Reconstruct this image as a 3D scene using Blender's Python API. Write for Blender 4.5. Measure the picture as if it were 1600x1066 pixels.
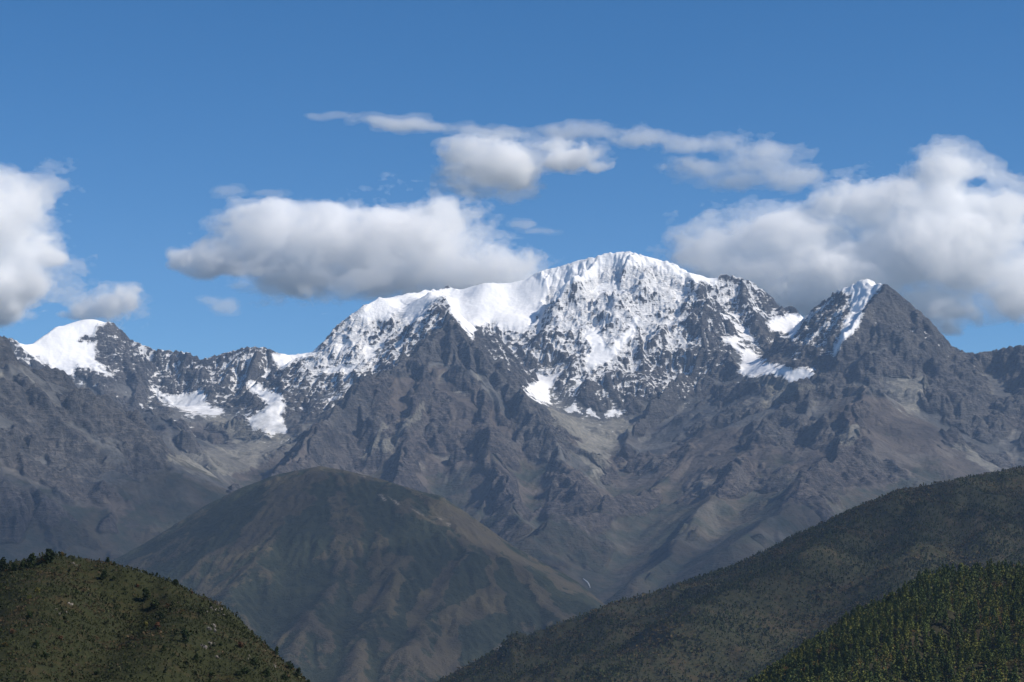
import bpy, math, random, time
import numpy as np
T0 = time.time()
def log(*a): print('[%.1f]' % (time.time() - T0), *a, flush=True)
for o in list(bpy.data.objects): bpy.data.objects.remove(o)
S = bpy.context.scene
COL = S.collection
R = math.radians
QUICK = False

# ------------------------------------------------------------------ camera
F_PX = 3209.0                       # focal length in pixels of a 1600 px wide picture
HORIZON = 880.0                     # row of the true horizon
PITCH = math.atan((HORIZON - 533.0) / F_PX)
cd = bpy.data.cameras.new('camera'); cam = bpy.data.objects.new('camera', cd); COL.objects.link(cam)
cd.sensor_width = 36.0; cd.lens = 36.0 * F_PX / 1600.0
cd.clip_start = 1.0; cd.clip_end = 200000.0
cam.location = (0, 0, 0); cam.rotation_euler = (R(90) + PITCH, 0, 0)
S.camera = cam

# ------------------------------------------------------------------ sun, sky, exposure
SUN_EL, SUN_AZ = 41.0, 105.0         # azimuth clockwise from the view direction (+Y)
sd = bpy.data.lights.new('sun', 'SUN'); sun = bpy.data.objects.new('sun', sd); COL.objects.link(sun)
sd.energy = 5.0; sd.angle = R(0.5); sd.color = (1.0, 0.92, 0.81)
sun.rotation_euler = (R(90 - SUN_EL), 0, R(180 - SUN_AZ))
w = bpy.data.worlds.new('World'); S.world = w; w.use_nodes = True
wn, wl = w.node_tree.nodes, w.node_tree.links
sky = wn.new('ShaderNodeTexSky'); sky.sky_type = 'NISHITA'; sky.sun_disc = False
sky.sun_elevation = R(SUN_EL); sky.sun_rotation = R(SUN_AZ)
sky.altitude = 4000; sky.air_density = 1.0; sky.dust_density = 0.0; sky.ozone_density = 1.5
hs = wn.new('ShaderNodeHueSaturation'); hs.inputs['Saturation'].default_value = 1.37; hs.inputs['Value'].default_value = 1.0
wl.new(sky.outputs[0], hs.inputs['Color']); wl.new(hs.outputs[0], wn['Background'].inputs['Color'])
wn['Background'].inputs['Strength'].default_value = 0.10
S.view_settings.view_transform = 'Standard'; S.view_settings.look = 'None'
S.view_settings.exposure = 0.2; S.view_settings.gamma = 1.0
S.render.engine = 'CYCLES'
cy = S.cycles
cy.use_denoising = True; cy.max_bounces = 64; cy.diffuse_bounces = 2; cy.glossy_bounces = 1
cy.volume_bounces = 64; cy.transparent_max_bounces = 16; cy.use_adaptive_sampling = True
cy.adaptive_threshold = 0.01

# ------------------------------------------------------------------ pixel <-> world (build time only)
CP, SP = math.cos(PITCH), math.sin(PITCH)
def W(u, v, D):
    cx, cy_ = (u - 800.0) / F_PX, (533.0 - v) / F_PX
    Y, Z = CP - cy_ * SP, SP + cy_ * CP
    return np.array((cx * D / Y, D, Z * D / Y))
def PX(x, y, z):
    yc = y * CP + z * SP; zc = -y * SP + z * CP
    return 800.0 + F_PX * x / yc, 533.0 - F_PX * zc / yc

# ------------------------------------------------------------------ noise
def _perm(seed):
    r = np.random.RandomState(seed); p = r.permutation(256); return np.concatenate([p, p, p]).astype(np.int64)
def perlin(x, y, seed=0):
    p = _perm(seed)
    xi = np.floor(x).astype(np.int64); yi = np.floor(y).astype(np.int64)
    xf = (x - xi).astype(np.float32); yf = (y - yi).astype(np.float32)
    xi &= 255; yi &= 255
    ang = (np.arange(256) * 2.399963).astype(np.float32); gx, gy = np.cos(ang), np.sin(ang)
    u = xf * xf * xf * (xf * (xf * 6 - 15) + 10); v = yf * yf * yf * (yf * (yf * 6 - 15) + 10)
    a = p[xi] + yi; b = p[xi + 1] + yi
    h00, h01, h10, h11 = p[a], p[a + 1], p[b], p[b + 1]
    n00 = gx[h00] * xf + gy[h00] * yf; n10 = gx[h10] * (xf - 1) + gy[h10] * yf
    n01 = gx[h01] * xf + gy[h01] * (yf - 1); n11 = gx[h11] * (xf - 1) + gy[h11] * (yf - 1)
    a0 = n00 + u * (n10 - n00); a1 = n01 + u * (n11 - n01)
    return (a0 + v * (a1 - a0)) * 1.5
def fbm(x, y, wl_, octv=5, gain=0.5, seed=0):
    s = 0; a = 1.0; f = 1.0 / wl_
    for i in range(octv):
        s = s + a * perlin(x * f + 17.3 * i, y * f - 9.1 * i, seed + i); a *= gain; f *= 2.03
    return s
def ridged(x, y, wl_, octv=5, gain=0.5, seed=0):
    s = 0; a = 1.0; f = 1.0 / wl_; wt = 1.0
    for i in range(octv):
        n = 1.0 - np.abs(perlin(x * f + 7.3 * i, y * f - 3.1 * i, seed + i)) * 1.6
        n = np.clip(n, 0, 1) ** 2 * wt; wt = np.clip(n * 1.6, 0, 1)
        s = s + a * n; a *= gain; f *= 2.07
    return s

def worley(x, y, wl_, seed=0):
    """distances to the nearest and second nearest point of a jittered lattice"""
    p = _perm(seed); rr = np.random.RandomState(seed + 5).rand(256, 2).astype(np.float32)
    x = x / wl_; y = y / wl_; xi = np.floor(x).astype(np.int64); yi = np.floor(y).astype(np.int64); xf = (x - xi).astype(np.float32); yf = (y - yi).astype(np.float32)
    f1 = np.full(x.shape, 9.0, np.float32); f2 = f1.copy()
    for i in (-1, 0, 1):
        for j in (-1, 0, 1):
            r = rr[p[p[(xi + i) & 255] + ((yi + j) & 255)] & 255]
            d = np.hypot(i + r[..., 0] - xf, j + r[..., 1] - yf); f2 = np.minimum(f2, np.maximum(f1, d)); f1 = np.minimum(f1, d)
    return f1, f2

# ------------------------------------------------------------------ ridge-network height field
class Field:
    def __init__(s, x0, x1, y0, y1, d, base):
        s.x0, s.y0, s.d = x0, y0, d
        s.nx = int((x1 - x0) / d) + 1; s.ny = int((y1 - y0) / d) + 1
        s.X, s.Y = np.meshgrid(x0 + d * np.arange(s.nx, dtype=np.float32), y0 + d * np.arange(s.ny, dtype=np.float32))
        s.H = np.full_like(s.X, base); s.base = base
        s.Xw, s.Yw = s.X, s.Y
    def warp(s, amps, seed):
        s.Xw, s.Yw = s.X.copy(), s.Y.copy()
        for k, (wl_, a) in enumerate(amps):
            s.Xw += a * perlin(s.X / wl_, s.Y / wl_, seed + 2 * k); s.Yw += a * perlin(s.X / wl_ + 50, s.Y / wl_, seed + 2 * k + 1)
    def seg(s, p, q, s0, s1, L, reach):
        """raise the field to a straight crest p-q whose flanks fall with slope s0 near it, s1 far away"""
        xa, xb = min(p[0], q[0]) - reach, max(p[0], q[0]) + reach
        ya, yb = min(p[1], q[1]) - reach, max(p[1], q[1]) + reach
        i0, i1 = max(0, int((xa - s.x0) / s.d)), min(s.nx, int((xb - s.x0) / s.d) + 1)
        j0, j1 = max(0, int((ya - s.y0) / s.d)), min(s.ny, int((yb - s.y0) / s.d) + 1)
        if i0 >= i1 or j0 >= j1: return
        X = s.Xw[j0:j1, i0:i1]; Y = s.Yw[j0:j1, i0:i1]
        dx, dy = q[0] - p[0], q[1] - p[1]; l2 = dx * dx + dy * dy + 1e-6
        t = np.clip(((X - p[0]) * dx + (Y - p[1]) * dy) / l2, 0, 1)
        dist = np.hypot(X - p[0] - t * dx, Y - p[1] - t * dy)
        z = p[2] + t * (q[2] - p[2]) - s1 * dist - (s0 - s1) * L * (1 - np.exp(-dist / L))
        H = s.H[j0:j1, i0:i1]; np.maximum(H, z, out=H)
    def ridge(s, pts, s0=1.1, s1=0.6, L=260.0, reach=2600.0):
        for a, b in zip(pts[:-1], pts[1:]): s.seg(a, b, s0, s1, L, reach)
    def spurs(s, pts, rng, every=330.0, length=900.0, grade=0.5, s0=1.2, s1=0.65, L=140.0, side=(1, -1), drop=25.0, sub=True, yaw=0.35, reach=None):
        for a, b in zip(pts[:-1], pts[1:]):
            a = np.array(a); b = np.array(b)
            l = math.hypot(b[0] - a[0], b[1] - a[1]); n = max(1, int(round(l / every)))
            ux, uy = (b[0] - a[0]) / (l + 1e-6), (b[1] - a[1]) / (l + 1e-6)
            down = 1 if b[2] < a[2] else -1; steep = min(1.2, abs(b[2] - a[2]) / (l + 1))
            for k in range(n):
                for sd_ in side:
                    t = (k + rng.uniform(0.15, 0.85)) / n
                    p = a + t * (b - a); p[2] -= drop * rng.uniform(0.3, 1.2)
                    ang = math.atan2(uy, ux) * 1.0
                    ang = ang + sd_ * math.pi / 2 - sd_ * down * steep * 0.8 + rng.uniform(-yaw, yaw)
                    Ln = length * rng.uniform(0.55, 1.25); g = grade * rng.uniform(0.8, 1.2); q = p; prev = p
                    path = [p]
                    m = 5
                    for j in range(m):
                        ang += rng.uniform(-0.3, 0.3)
                        gg = g * (1.35 if j < 1 else 1.0) * rng.uniform(0.75, 1.3)
                        st = Ln / m
                        q = np.array((prev[0] + math.cos(ang) * st, prev[1] + math.sin(ang) * st, prev[2] - gg * st))
                        path.append(q); prev = q
                    s.ridge(path, s0, s1, L, reach or Ln * 0.9)
                    if sub:
                        s.spurs(path, rng, every * 0.42, length * 0.32, grade * 1.15, s0, s1, L * 0.6, (1, -1), drop * 0.4, False, yaw)
    def erode(s, n, steps, seed=1, cap=6.0, kc=0.35, dep=0.25, ero=0.25, inertia=0.25):
        """vectorised rain-drop erosion: gullies, ribs and fans"""
        H = s.H.astype(np.float64) / s.d; ny, nx = H.shape; rng = np.random.RandomState(seed)
        batch = 60000; flat = H.ravel()
        for bidx in range(max(1, n // batch)):
            x = rng.uniform(1, nx - 3, batch); y = rng.uniform(1, ny - 3, batch)
            vx = np.zeros(batch); vy = np.zeros(batch); sed = np.zeros(batch); water = np.ones(batch); vel = np.ones(batch)
            for st in range(steps):
                xi = x.astype(np.int64); yi = y.astype(np.int64); fx = x - xi; fy = y - yi
                id0 = yi * nx + xi
                a, b_, c, d_ = flat[id0], flat[id0 + 1], flat[id0 + nx], flat[id0 + nx + 1]
                gx = (b_ - a) * (1 - fy) + (d_ - c) * fy; gy = (c - a) * (1 - fx) + (d_ - b_) * fx
                h = a * (1 - fx) * (1 - fy) + b_ * fx * (1 - fy) + c * (1 - fx) * fy + d_ * fx * fy
                vx = vx * inertia - gx * (1 - inertia); vy = vy * inertia - gy * (1 - inertia)
                l = np.hypot(vx, vy) + 1e-9; vx /= l; vy /= l
                nxp = np.clip(x + vx, 1, nx - 3); nyp = np.clip(y + vy, 1, ny - 3)
                xj = nxp.astype(np.int64); yj = nyp.astype(np.int64); gx2 = nxp - xj; gy2 = nyp - yj
                id1 = yj * nx + xj
                h2 = flat[id1] * (1 - gx2) * (1 - gy2) + flat[id1 + 1] * gx2 * (1 - gy2) + flat[id1 + nx] * (1 - gx2) * gy2 + flat[id1 + nx + 1] * gx2 * gy2
                dh = h2 - h
                c_ = np.maximum(-dh, 0.02) * vel * water * cap
                up = dh > 0
                amt = (water > 0) * np.where(up, -np.minimum(dh, sed), np.where(sed > c_, -(sed - c_) * dep, np.minimum((c_ - sed) * ero, -dh * kc)))
                sed = sed + amt
                for off, wgt in ((0, (1 - fx) * (1 - fy)), (1, fx * (1 - fy)), (nx, (1 - fx) * fy), (nx + 1, fx * fy)):
                    flat -= np.bincount(id0 + off, weights=amt * wgt, minlength=flat.size) if batch > 20000 else 0
                vel = np.sqrt(np.clip(vel * vel - dh * 0.6, 0.05, 9.0)); water *= 0.985
                x, y = nxp, nyp
                water = np.where((x < 3) | (x > nx - 5) | (y < 3) | (y > ny - 5) | (h * s.d < s.base + 60), 0.0, water)
                sed = np.where(water > 0, sed, 0.0)
        s.H = (flat.reshape(H.shape) * s.d).astype(np.float32)
    def blur(s, A, r):
        def b1(A, ax):
            c = np.cumsum(np.concatenate([np.repeat(np.take(A, [0], ax), r + 1, ax), A, np.repeat(np.take(A, [-1], ax), r, ax)], ax), ax, dtype=np.float64)
            n = A.shape[ax]
            return ((np.take(c, np.arange(2 * r + 1, 2 * r + 1 + n), ax) - np.take(c, np.arange(0, n), ax)) / (2 * r + 1)).astype(np.float32)
        return b1(b1(A, 0), 1)
    def slope(s):
        gy, gx = np.gradient(s.H, s.d); return np.hypot(gx, gy), gx, gy
    def sample(s, x, y):
        fx = np.clip((np.asarray(x) - s.x0) / s.d, 0, s.nx - 1.001); fy = np.clip((np.asarray(y) - s.y0) / s.d, 0, s.ny - 1.001)
        i = fx.astype(int); j = fy.astype(int); a = fx - i; b = fy - j; H = s.H
        return H[j, i] * (1 - a) * (1 - b) + H[j, i + 1] * a * (1 - b) + H[j + 1, i] * (1 - a) * b + H[j + 1, i + 1] * a * b
    def build(s, name, mat, attrs):
        me = bpy.data.meshes.new(name); n = s.nx * s.ny
        co = np.stack([s.X, s.Y, s.H], -1).reshape(-1).astype(np.float32)
        idx = np.arange(n, dtype=np.int32).reshape(s.ny, s.nx)
        q = np.stack([idx[:-1, :-1], idx[:-1, 1:], idx[1:, 1:], idx[1:, :-1]], -1).reshape(-1)
        nf = q.size // 4
        me.vertices.add(n); me.vertices.foreach_set('co', co)
        me.loops.add(q.size); me.loops.foreach_set('vertex_index', q)
        me.polygons.add(nf); me.polygons.foreach_set('loop_start', np.arange(0, q.size, 4, dtype=np.int32))
        me.update(calc_edges=True)
        me.polygons.foreach_set('use_smooth', np.ones(nf, bool))
        for k, A in attrs.items():
            at = me.attributes.new(k, 'FLOAT', 'POINT'); at.data.foreach_set('value', np.ascontiguousarray(A.reshape(-1), dtype=np.float32))
        me.materials.append(mat)
        o = bpy.data.objects.new(name, me); COL.objects.link(o); o['kind'] = 'structure'
        return o

# ------------------------------------------------------------------ attribute painting helpers
def inpoly(U, V, poly):
    """signed 'inside' distance in pixels (positive inside), clipped"""
    P = np.array(poly, float); n = len(P)
    ins = np.zeros(U.shape, bool); dm = np.full(U.shape, 1e9)
    for i in range(n):
        x1, y1 = P[i]; x2, y2 = P[(i + 1) % n]
        c = ((y1 > V) != (y2 > V)) & (U < (x2 - x1) * (V - y1) / (y2 - y1 + 1e-9) + x1)
        ins ^= c
        dx, dy = x2 - x1, y2 - y1; t = np.clip(((U - x1) * dx + (V - y1) * dy) / (dx * dx + dy * dy + 1e-9), 0, 1)
        dm = np.minimum(dm, np.hypot(U - x1 - t * dx, V - y1 - t * dy))
    return np.where(ins, dm, -dm)
def paint(A, U, V, poly, soft=4.0, mask=None, lo=0.0, hi=1.0):
    """raise A to hi inside the patch (given by the outline it shows from the road)"""
    P = np.array(poly, float); m = soft * 2 + 4
    sel = (U > P[:, 0].min() - m) & (U < P[:, 0].max() + m) & (V > P[:, 1].min() - m) & (V < P[:, 1].max() + m)
    if mask is not None: sel &= mask
    d = inpoly(U[sel], V[sel], poly)
    k = np.clip(0.5 + d / (2 * soft), 0, 1)
    A[sel] = A[sel] * (1 - k) + hi * k
def interp(u, pts):
    P = np.array(pts, float); return np.interp(u, P[:, 0], P[:, 1])
def WR(pts):
    return [W(*p) for p in pts]

# ================================================================== the high range
log('range')
rng = random.Random(5)
FR = Field(-4600, 4700, 7700, 16300, 6.5, -715.0)
FR.warp([(900, 70), (330, 44), (120, 14)], 11)
def main(pts, ra=1.15, rb=0.62, rl=260, rr=3000, **kw):
    p = WR(pts); FR.ridge(p, ra, rb, rl, rr)
    if kw: FR.spurs(p, rng, **kw)
    return p
# skyline of the snow massif, left to right (column, row, distance)
main([(-260,560,14300),(-60,560,14300),(30,530,14300),(62,522,14400),(78,508,14500),(100,499,14600),(126,490,14700),(146,489,14700),(166,495,14700),(186,511,14700),(206,531,14700),
      (240,546,14700),(275,548,14600),(295,551,14500),(315,561,14500),(332,556,14500),(360,549,14500),(382,542,14500),(410,542,14500),(432,548,14500),(450,544,14600),(495,541,14700)],
     1.25, 0.66, 260, 2600, every=330, length=620, grade=0.95, s0=1.3, s1=0.6, side=(-1,))
main([(470,600,13900),(490,560,14000),(510,527,14150),(525,508,14200),(555,486,14250),(570,468,14300),(592,456,14400),(640,446,14700),(700,440,15000),(740,436,15000),(800,431,15000),(826,425,15000)],
     1.2, 0.66, 260, 2600, every=420, length=600, grade=0.8, s0=1.2, s1=0.6, side=(-1,))
main([(826,425,15000),(860,415,15000),(900,404,14950),(930,396,14900),(950,390,14900),(988,390,14900),(1012,398,14900),(1050,407,14900),(1072,420,14900),(1100,420,14900),(1122,426,14900),(1160,434,14900),
      (1176,441,14900),(1200,458,14900),(1216,474,14900),(1226,481,14900),(1240,478,14900),(1250,486,14800)],
     1.25, 0.75, 300, 2600, every=260, length=1100, grade=0.85, s0=1.3, s1=0.8, L=90, side=(-1,))
# col and the right-hand pyramid
main([(1250,487,14700),(1262,486,14400),(1292,465,14000),(1310,450,13700),(1330,441,13500),(1342,433,13450),(1358,433,13400),(1372,440,13300),(1385,443,13200),(1402,456,13150),(1425,475,13100),(1450,496,13050),(1471,520,13000),(1490,540,12950),(1512,551,12900),
      (1545,549,12800),(1572,542,12700),(1602,538,12600),(1680,520,12400),(1800,540,12200)],
     1.3, 0.62, 240, 3000)
main([(1402,456,13150),(1425,475,13100),(1450,496,13050),(1471,520,13000),(1490,540,12950),(1512,551,12900),(1545,549,12800),(1572,542,12700),(1602,538,12600),(1680,520,12400)],
     1.3, 0.62, 240, 100, every=200, length=620, grade=0.8, s0=1.4, s1=0.7, L=90, side=(-1,))
# spine of the pyramid down to the front
main([(1385,443,13200),(1374,455,13130),(1350,490,12950),(1330,520,12800),(1314,548,12700),(1306,575,12620),(1318,600,12500)], 1.35, 0.9, 160, 1500, every=150, length=330, grade=1.0, s0=1.3, s1=0.9, L=60)
main([(1330,441,13500),(1300,480,13350),(1285,520,13250),(1270,560,13150)], 1.2, 0.95, 120, 900)
main([(1250,487,14700),(1235,520,14300),(1225,556,14000)], 1.2, 0.8, 120, 700)
# buttress of the main summit
main([(1075,421,14800),(1088,440,14600),(1094,467,14350),(1098,505,14100),(1096,545,13850),(1080,570,13680),(1062,590,13550),(1030,622,13250),(1006,648,13000),(990,680,12750),(980,712,12450)],
     1.35, 0.7, 170, 1500, every=190, length=480, grade=0.9, s0=1.3, s1=0.85, L=70)
main([(1096,545,13850),(1130,556,13650),(1156,572,13450),(1165,600,13250),(1150,640,13000),(1120,680,12650)], 1.2, 0.8, 150, 900, every=220, length=300, grade=0.9, s0=1.2, s1=0.8, L=60)
# ribs on the main wall
main([(930,396,14900),(905,440,14600),(880,470,14450),(868,520,14250),(862,560,14050),(868,600,13900)], 1.2, 0.8, 100, 500, every=160, length=260, grade=1.0, s0=1.2, s1=0.9, L=50)
main([(988,390,14900),(975,440,14600),(960,480,14400),(945,520,14150),(900,570,13900),(890,620,13650)], 1.2, 0.8, 90, 420, every=160, length=240, grade=1.0, s0=1.2, s1=0.9, L=50)
main([(1160,434,14900),(1172,480,14550),(1190,520,14250),(1212,555,14000)], 1.2, 0.85, 110, 600, every=160, length=260, grade=1.0, s0=1.2, s1=0.9, L=50)
# the snow pyramid and the dark pyramid before it
main([(640,446,14700),(664,450,14300),(688,454,13950),(697,480,13700),(702,503,13200)], 1.3, 0.75, 200, 1800, every=200, length=380, grade=0.9, s0=1.2, s1=0.8, L=70)
main([(702,503,13200),(680,520,13100),(655,540,12950),(620,562,12750),(590,585,12550),(560,612,12350),(520,645,12050),(480,675,11700),(455,705,11400),(430,735,11000),(415,770,10600)],
     1.2, 0.66, 200, 1700, every=260, length=700, grade=0.62, s0=1.25, s1=0.66, L=110)
main([(702,503,13200),(720,522,13050),(742,540,12950),(770,562,12800),(800,598,12550),(830,632,12300),(852,662,12050),(862,700,11750),(880,730,11400),(885,770,10950)],
     1.15, 0.66, 220, 1700, every=260, length=600, grade=0.62, s0=1.25, s1=0.66, L=110)
main([(702,503,13200),(690,560,12800),(668,610,12450),(650,665,12050),(640,715,11600),(610,760,11100)], 1.2, 0.66, 160, 1300, every=230, length=420, grade=0.66, s0=1.2, s1=0.7, L=80)
main([(720,522,13050),(745,590,12600),(760,650,12150),(778,710,11600),(800,770,11000),(812,810,10500)], 1.2, 0.66, 160, 1300, every=230, length=420, grade=0.66, s0=1.2, s1=0.7, L=80)
# walls of the left cirque
main([(495,541,14700),(470,575,14350),(455,600,14150)], 1.2, 0.8, 120, 800)
main([(410,542,14500),(395,575,14250),(385,600,14100),(372,640,13850)], 1.2, 0.9, 120, 800, every=140, length=240, grade=1.0, s0=1.2, s1=0.9, L=50)
main([(186,511,14700),(200,560,14400),(225,600,14150)], 1.2, 0.8, 120, 900, every=180, length=320, grade=0.9, s0=1.2, s1=0.8, L=60)
# buttress closing the cirque on the right (below the left shoulder)
main([(525,508,14200),(515,560,13900),(500,600,13650),(480,640,13350),(455,665,13100)], 1.2, 0.8, 150, 1100, every=190, length=420, grade=0.9, s0=1.2, s1=0.85, L=60)
main([(592,456,14400),(600,520,14000),(580,570,13700),(545,620,13350),(530,640,13200)], 1.2, 0.8, 150, 900, every=190, length=380, grade=0.9, s0=1.2, s1=0.85, L=60)
# dark mountain on the left
main([(-420,430,10200),(-150,470,10300),(-30,508,10400),(0,524,10450),(30,546,10550),(60,566,10650),(110,590,10750),(165,626,10800),(215,657,10800),(248,690,10750),(266,722,10650),(300,757,10450),(336,796,10100),(360,830,9700)],
     1.5, 0.6, 240, 2600, every=300, length=900, grade=0.52, s0=1.1, s1=0.6, L=120)
main([(110,590,10750),(120,650,10350),(100,700,9950),(110,740,9600),(150,800,9200)], 1.0, 0.56, 200, 1500, every=260, length=480, grade=0.6, s0=1.1, s1=0.6, L=80)
main([(0,524,10450),(-10,620,9900),(20,700,9500),(60,770,9150)], 1.0, 0.56, 200, 1500, every=260, length=480, grade=0.6, s0=1.1, s1=0.6, L=80)
# rounded shoulder behind it
main([(150,620,12300),(200,636,12300),(250,640,12200),(275,660,12000),(310,700,11700),(340,740,11300)], 0.7, 0.5, 300, 1500)
main([(470,690,12400),(420,700,12200),(370,716,12000)], 0.6, 0.5, 200, 900)
# hill in front on the right
main([(1352,597,11900),(1330,598,11950),(1300,600,12000),(1262,602,12100),(1225,609,12200),(1196,624,12250),(1175,650,12150),(1140,682,12000),(1090,708,11800),(1040,735,11500),(1000,765,11200),(950,780,10900),(900,800,10600),(850,818,10350),(815,835,10100)],
     0.75, 0.5, 260, 2400, every=340, length=800, grade=0.45, s0=0.9, s1=0.52, L=100, side=(1,-1))
main([(1352,597,11900),(1385,612,11800),(1425,645,11650),(1480,690,11400),(1540,728,11150),(1580,750,11000),(1700,800,10800)], 0.72, 0.5, 260, 2400, every=300, length=700, grade=0.45, s0=0.9, s1=0.52, L=100)
main([(1352,597,11900),(1340,660,11300),(1300,720,10600),(1240,780,9900),(1150,850,9300)], 0.75, 0.46, 240, 1800, every=320, length=600, grade=0.45, s0=0.9, s1=0.5, L=100)
main([(1196,624,12250),(1170,700,11400),(1120,770,10600),(1050,850,9900),(1000,900,9500)], 0.75, 0.46, 240, 1800, every=320, length=500, grade=0.45, s0=0.9, s1=0.5, L=90)
# ridge on the far right
main([(1512,551,12900),(1520,600,12500),(1540,650,12100),(1560,700,11700)], 1.1, 0.66, 160, 1000, every=220, length=380, grade=0.7, s0=1.2, s1=0.7, L=60)
main([(1602,538,12600),(1620,620,12100),(1640,700,11500)], 1.1, 0.66, 160, 1000, every=220, length=380, grade=0.7, s0=1.2, s1=0.7, L=60)
log('ridges done', FR.H.shape)
# cirque floors and moraines: fill hollows to a gentle bed
def bed(pts, width, mx):
    """a gently falling trough bed along a line: lifts the hollow so that its floor is flat across"""
    s_ = FR; p = WR(pts)
    for a, b in zip(p[:-1], p[1:]): s_.seg(a, b, 0.12, 0.2, width, mx)
bed([(300,628,13900),(350,645,13700),(400,660,13600),(440,676,13500)], 150, 420)
bed([(425,640,14000),(432,660,13700),(440,680,13500),(400,690,13100),(330,690,12700)], 120, 380)
bed([(880,640,13650),(925,655,13450),(985,662,13250)], 150, 330)
bed([(925,655,13450),(925,690,12900),(930,720,12500),(935,748,12000)], 90, 260)
bed([(1190,585,13600),(1230,590,13450),(1270,600,13300)], 120, 320)
# fractal relief then rain
H = FR.H; relief = np.clip((H + 500) / 900, 0, 1)
high = np.clip((H - 500) / 700, 0, 1)
H += relief * ((ridged(FR.X, FR.Y, 520, 4, 0.45, 31) - 0.75) * (14 + 24 * high))
H += relief * (fbm(FR.X, FR.Y, 180, 4, 0.5, 71) * (5 + 6 * high))
log('noise done')
H0 = FR.H.copy()
FR.erode(480000, 60, 3, cap=4.0)
D_ = FR.H - H0
FR.H = (H0 + 0.45 * D_ + 0.35 * FR.blur(D_, 1)).astype(np.float32)
log('eroded')
E_ = FR.H; Sm = FR.blur(FR.blur(E_, 4), 4); FR.H = Sm; slb, gx, gy = FR.slope()
conv = np.clip((Sm - FR.blur(FR.blur(Sm, 14), 14)) / 18.0, -1, 1)
hi_ = np.clip((E_ - 900) / 500, 0, 1)
M = 0.5 + 0.85 * fbm(FR.X, FR.Y, 620, 5, 0.55, 521) + 0.9 * (slb - 0.72) + 0.35 * conv + 0.45 * hi_
U, V = PX(FR.X, FR.Y, E_)
def bump_(P, amt, soft):
    global M
    z = np.zeros_like(M); paint(z, U, V, P, soft, hi=1.0); M = M + amt * z
for P, a_ in (([(560,560),(700,500),(830,640),(900,740),(860,800),(560,760),(430,730)],0.08), ([(0,520),(110,590),(250,690),(330,800),(200,760),(60,860),(0,860)],0.12), ([(1380,445),(1600,540),(1600,660),(1500,640),(1310,600)],0.5),
              ([(1280,610),(1420,640),(1560,735),(1480,740),(1400,700),(1300,660)],-0.35), ([(1080,790),(1400,770),(1250,850),(960,940),(960,850)],-0.6), ([(260,700),(420,700),(370,760),(330,790)],-0.7), ([(855,636),(990,650),(930,750)],-0.7),
              ([(1385,596),(1440,586),(1450,600),(1432,640),(1415,650)],-1.5), ([(1180,690),(1420,680),(1430,770),(1180,790)],0.15)): bump_(P, a_, 16)
M = np.clip((M - 0.22) / 0.5, 0, 1); M = (M * M * (3 - 2 * M)).astype(np.float32)
wx_ = 46 * fbm(FR.X, FR.Y, 200, 4, 0.55, 501); wy_ = 46 * fbm(FR.X, FR.Y, 200, 4, 0.55, 511)
g0 = np.clip((E_ + 200) / 600, 0.15, 1)
rug = E_.copy()
f1, f2 = worley(FR.X + wx_, (FR.Y + wy_) * 0.7, 330, 7); rug += g0 * 120 * (1 - 0.45 * hi_) * (0.45 - f1)
f1, f2 = worley(FR.X + wx_, (FR.Y + wy_) * 0.75, 150, 9); rug += g0 * 58 * (1 - 0.35 * hi_) * (0.45 - f1)
f1, f2 = worley(FR.X + wx_ * 0.6, (FR.Y + wy_ * 0.6) * 0.8, 62, 10); rug += g0 * 24 * (0.45 - f1)
rug += g0 * (ridged(FR.X + 0.25 * FR.H, FR.Y, 240, 3, 0.5, 93) - 0.6) * (10 + 14.0 * high)
rug += g0 * (ridged(FR.X, FR.Y + 0.2 * FR.H, 80, 4, 0.55, 91) - 0.6) * (5.0 + 7.0 * high)
smo = 0.6 * Sm + 0.4 * E_ + relief * (ridged(FR.X, FR.Y, 90, 3, 0.5, 97) - 0.6) * 3.0
FR.H = (smo * (1 - M) + rug * M).astype(np.float32)
log('crags')
# settle the skyline onto the outline one sees
SKY = [(-300,500),(0,523),(28,531),(60,523),(78,508),(100,499),(126,490),(146,489),(166,495),(186,511),(206,531),(240,545),(275,548),(295,550),(315,561),(332,556),(360,549),(382,542),(410,542),(432,548),(450,544),(495,541),
       (510,527),(525,508),(555,486),(570,468),(592,456),(640,449),(700,443),(740,438),(800,431),(826,425),(860,415),(900,404),(930,396),(950,390),(988,390),(1012,398),(1050,407),(1072,420),(1100,420),(1122,426),(1160,434),(1176,441),(1200,458),(1216,474),(1226,481),
       (1240,477),(1250,486),(1262,486),(1292,465),(1310,450),(1330,441),(1342,433),(1358,432),(1372,440),(1385,443),(1402,456),(1425,475),(1450,496),(1471,520),(1490,541),(1512,551),(1545,549),(1572,542),(1602,538),(1700,525),(1900,545)]
for it in range(2):
    U, V = PX(FR.X, FR.Y, FR.H)
    ub = np.clip((U / 4).astype(int) + 80, 0, 559)
    vm = np.full(560, 9999.0); np.minimum.at(vm, ub.ravel(), V.ravel())
    uc = (np.arange(560) - 80) * 4 + 2.0
    dv = vm - interp(uc, SKY)
    dv = np.clip(np.convolve(np.pad(dv, 1, mode='edge'), [0.25, 0.5, 0.25], 'valid'), -40, 40)
    vs = np.interp(U, uc, vm); near = np.clip(1 - (V - vs) / 70, 0, 1)
    FR.H += (np.interp(U, uc, dv) * FR.Y / F_PX * near * near * (3 - 2 * near) * 0.95).astype(np.float32)
log('skyline', float(np.abs(dv[90:470]).mean()))
U, V = PX(FR.X, FR.Y, FR.H)
ice = np.full(FR.H.shape, 0.0, np.float32)
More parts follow.
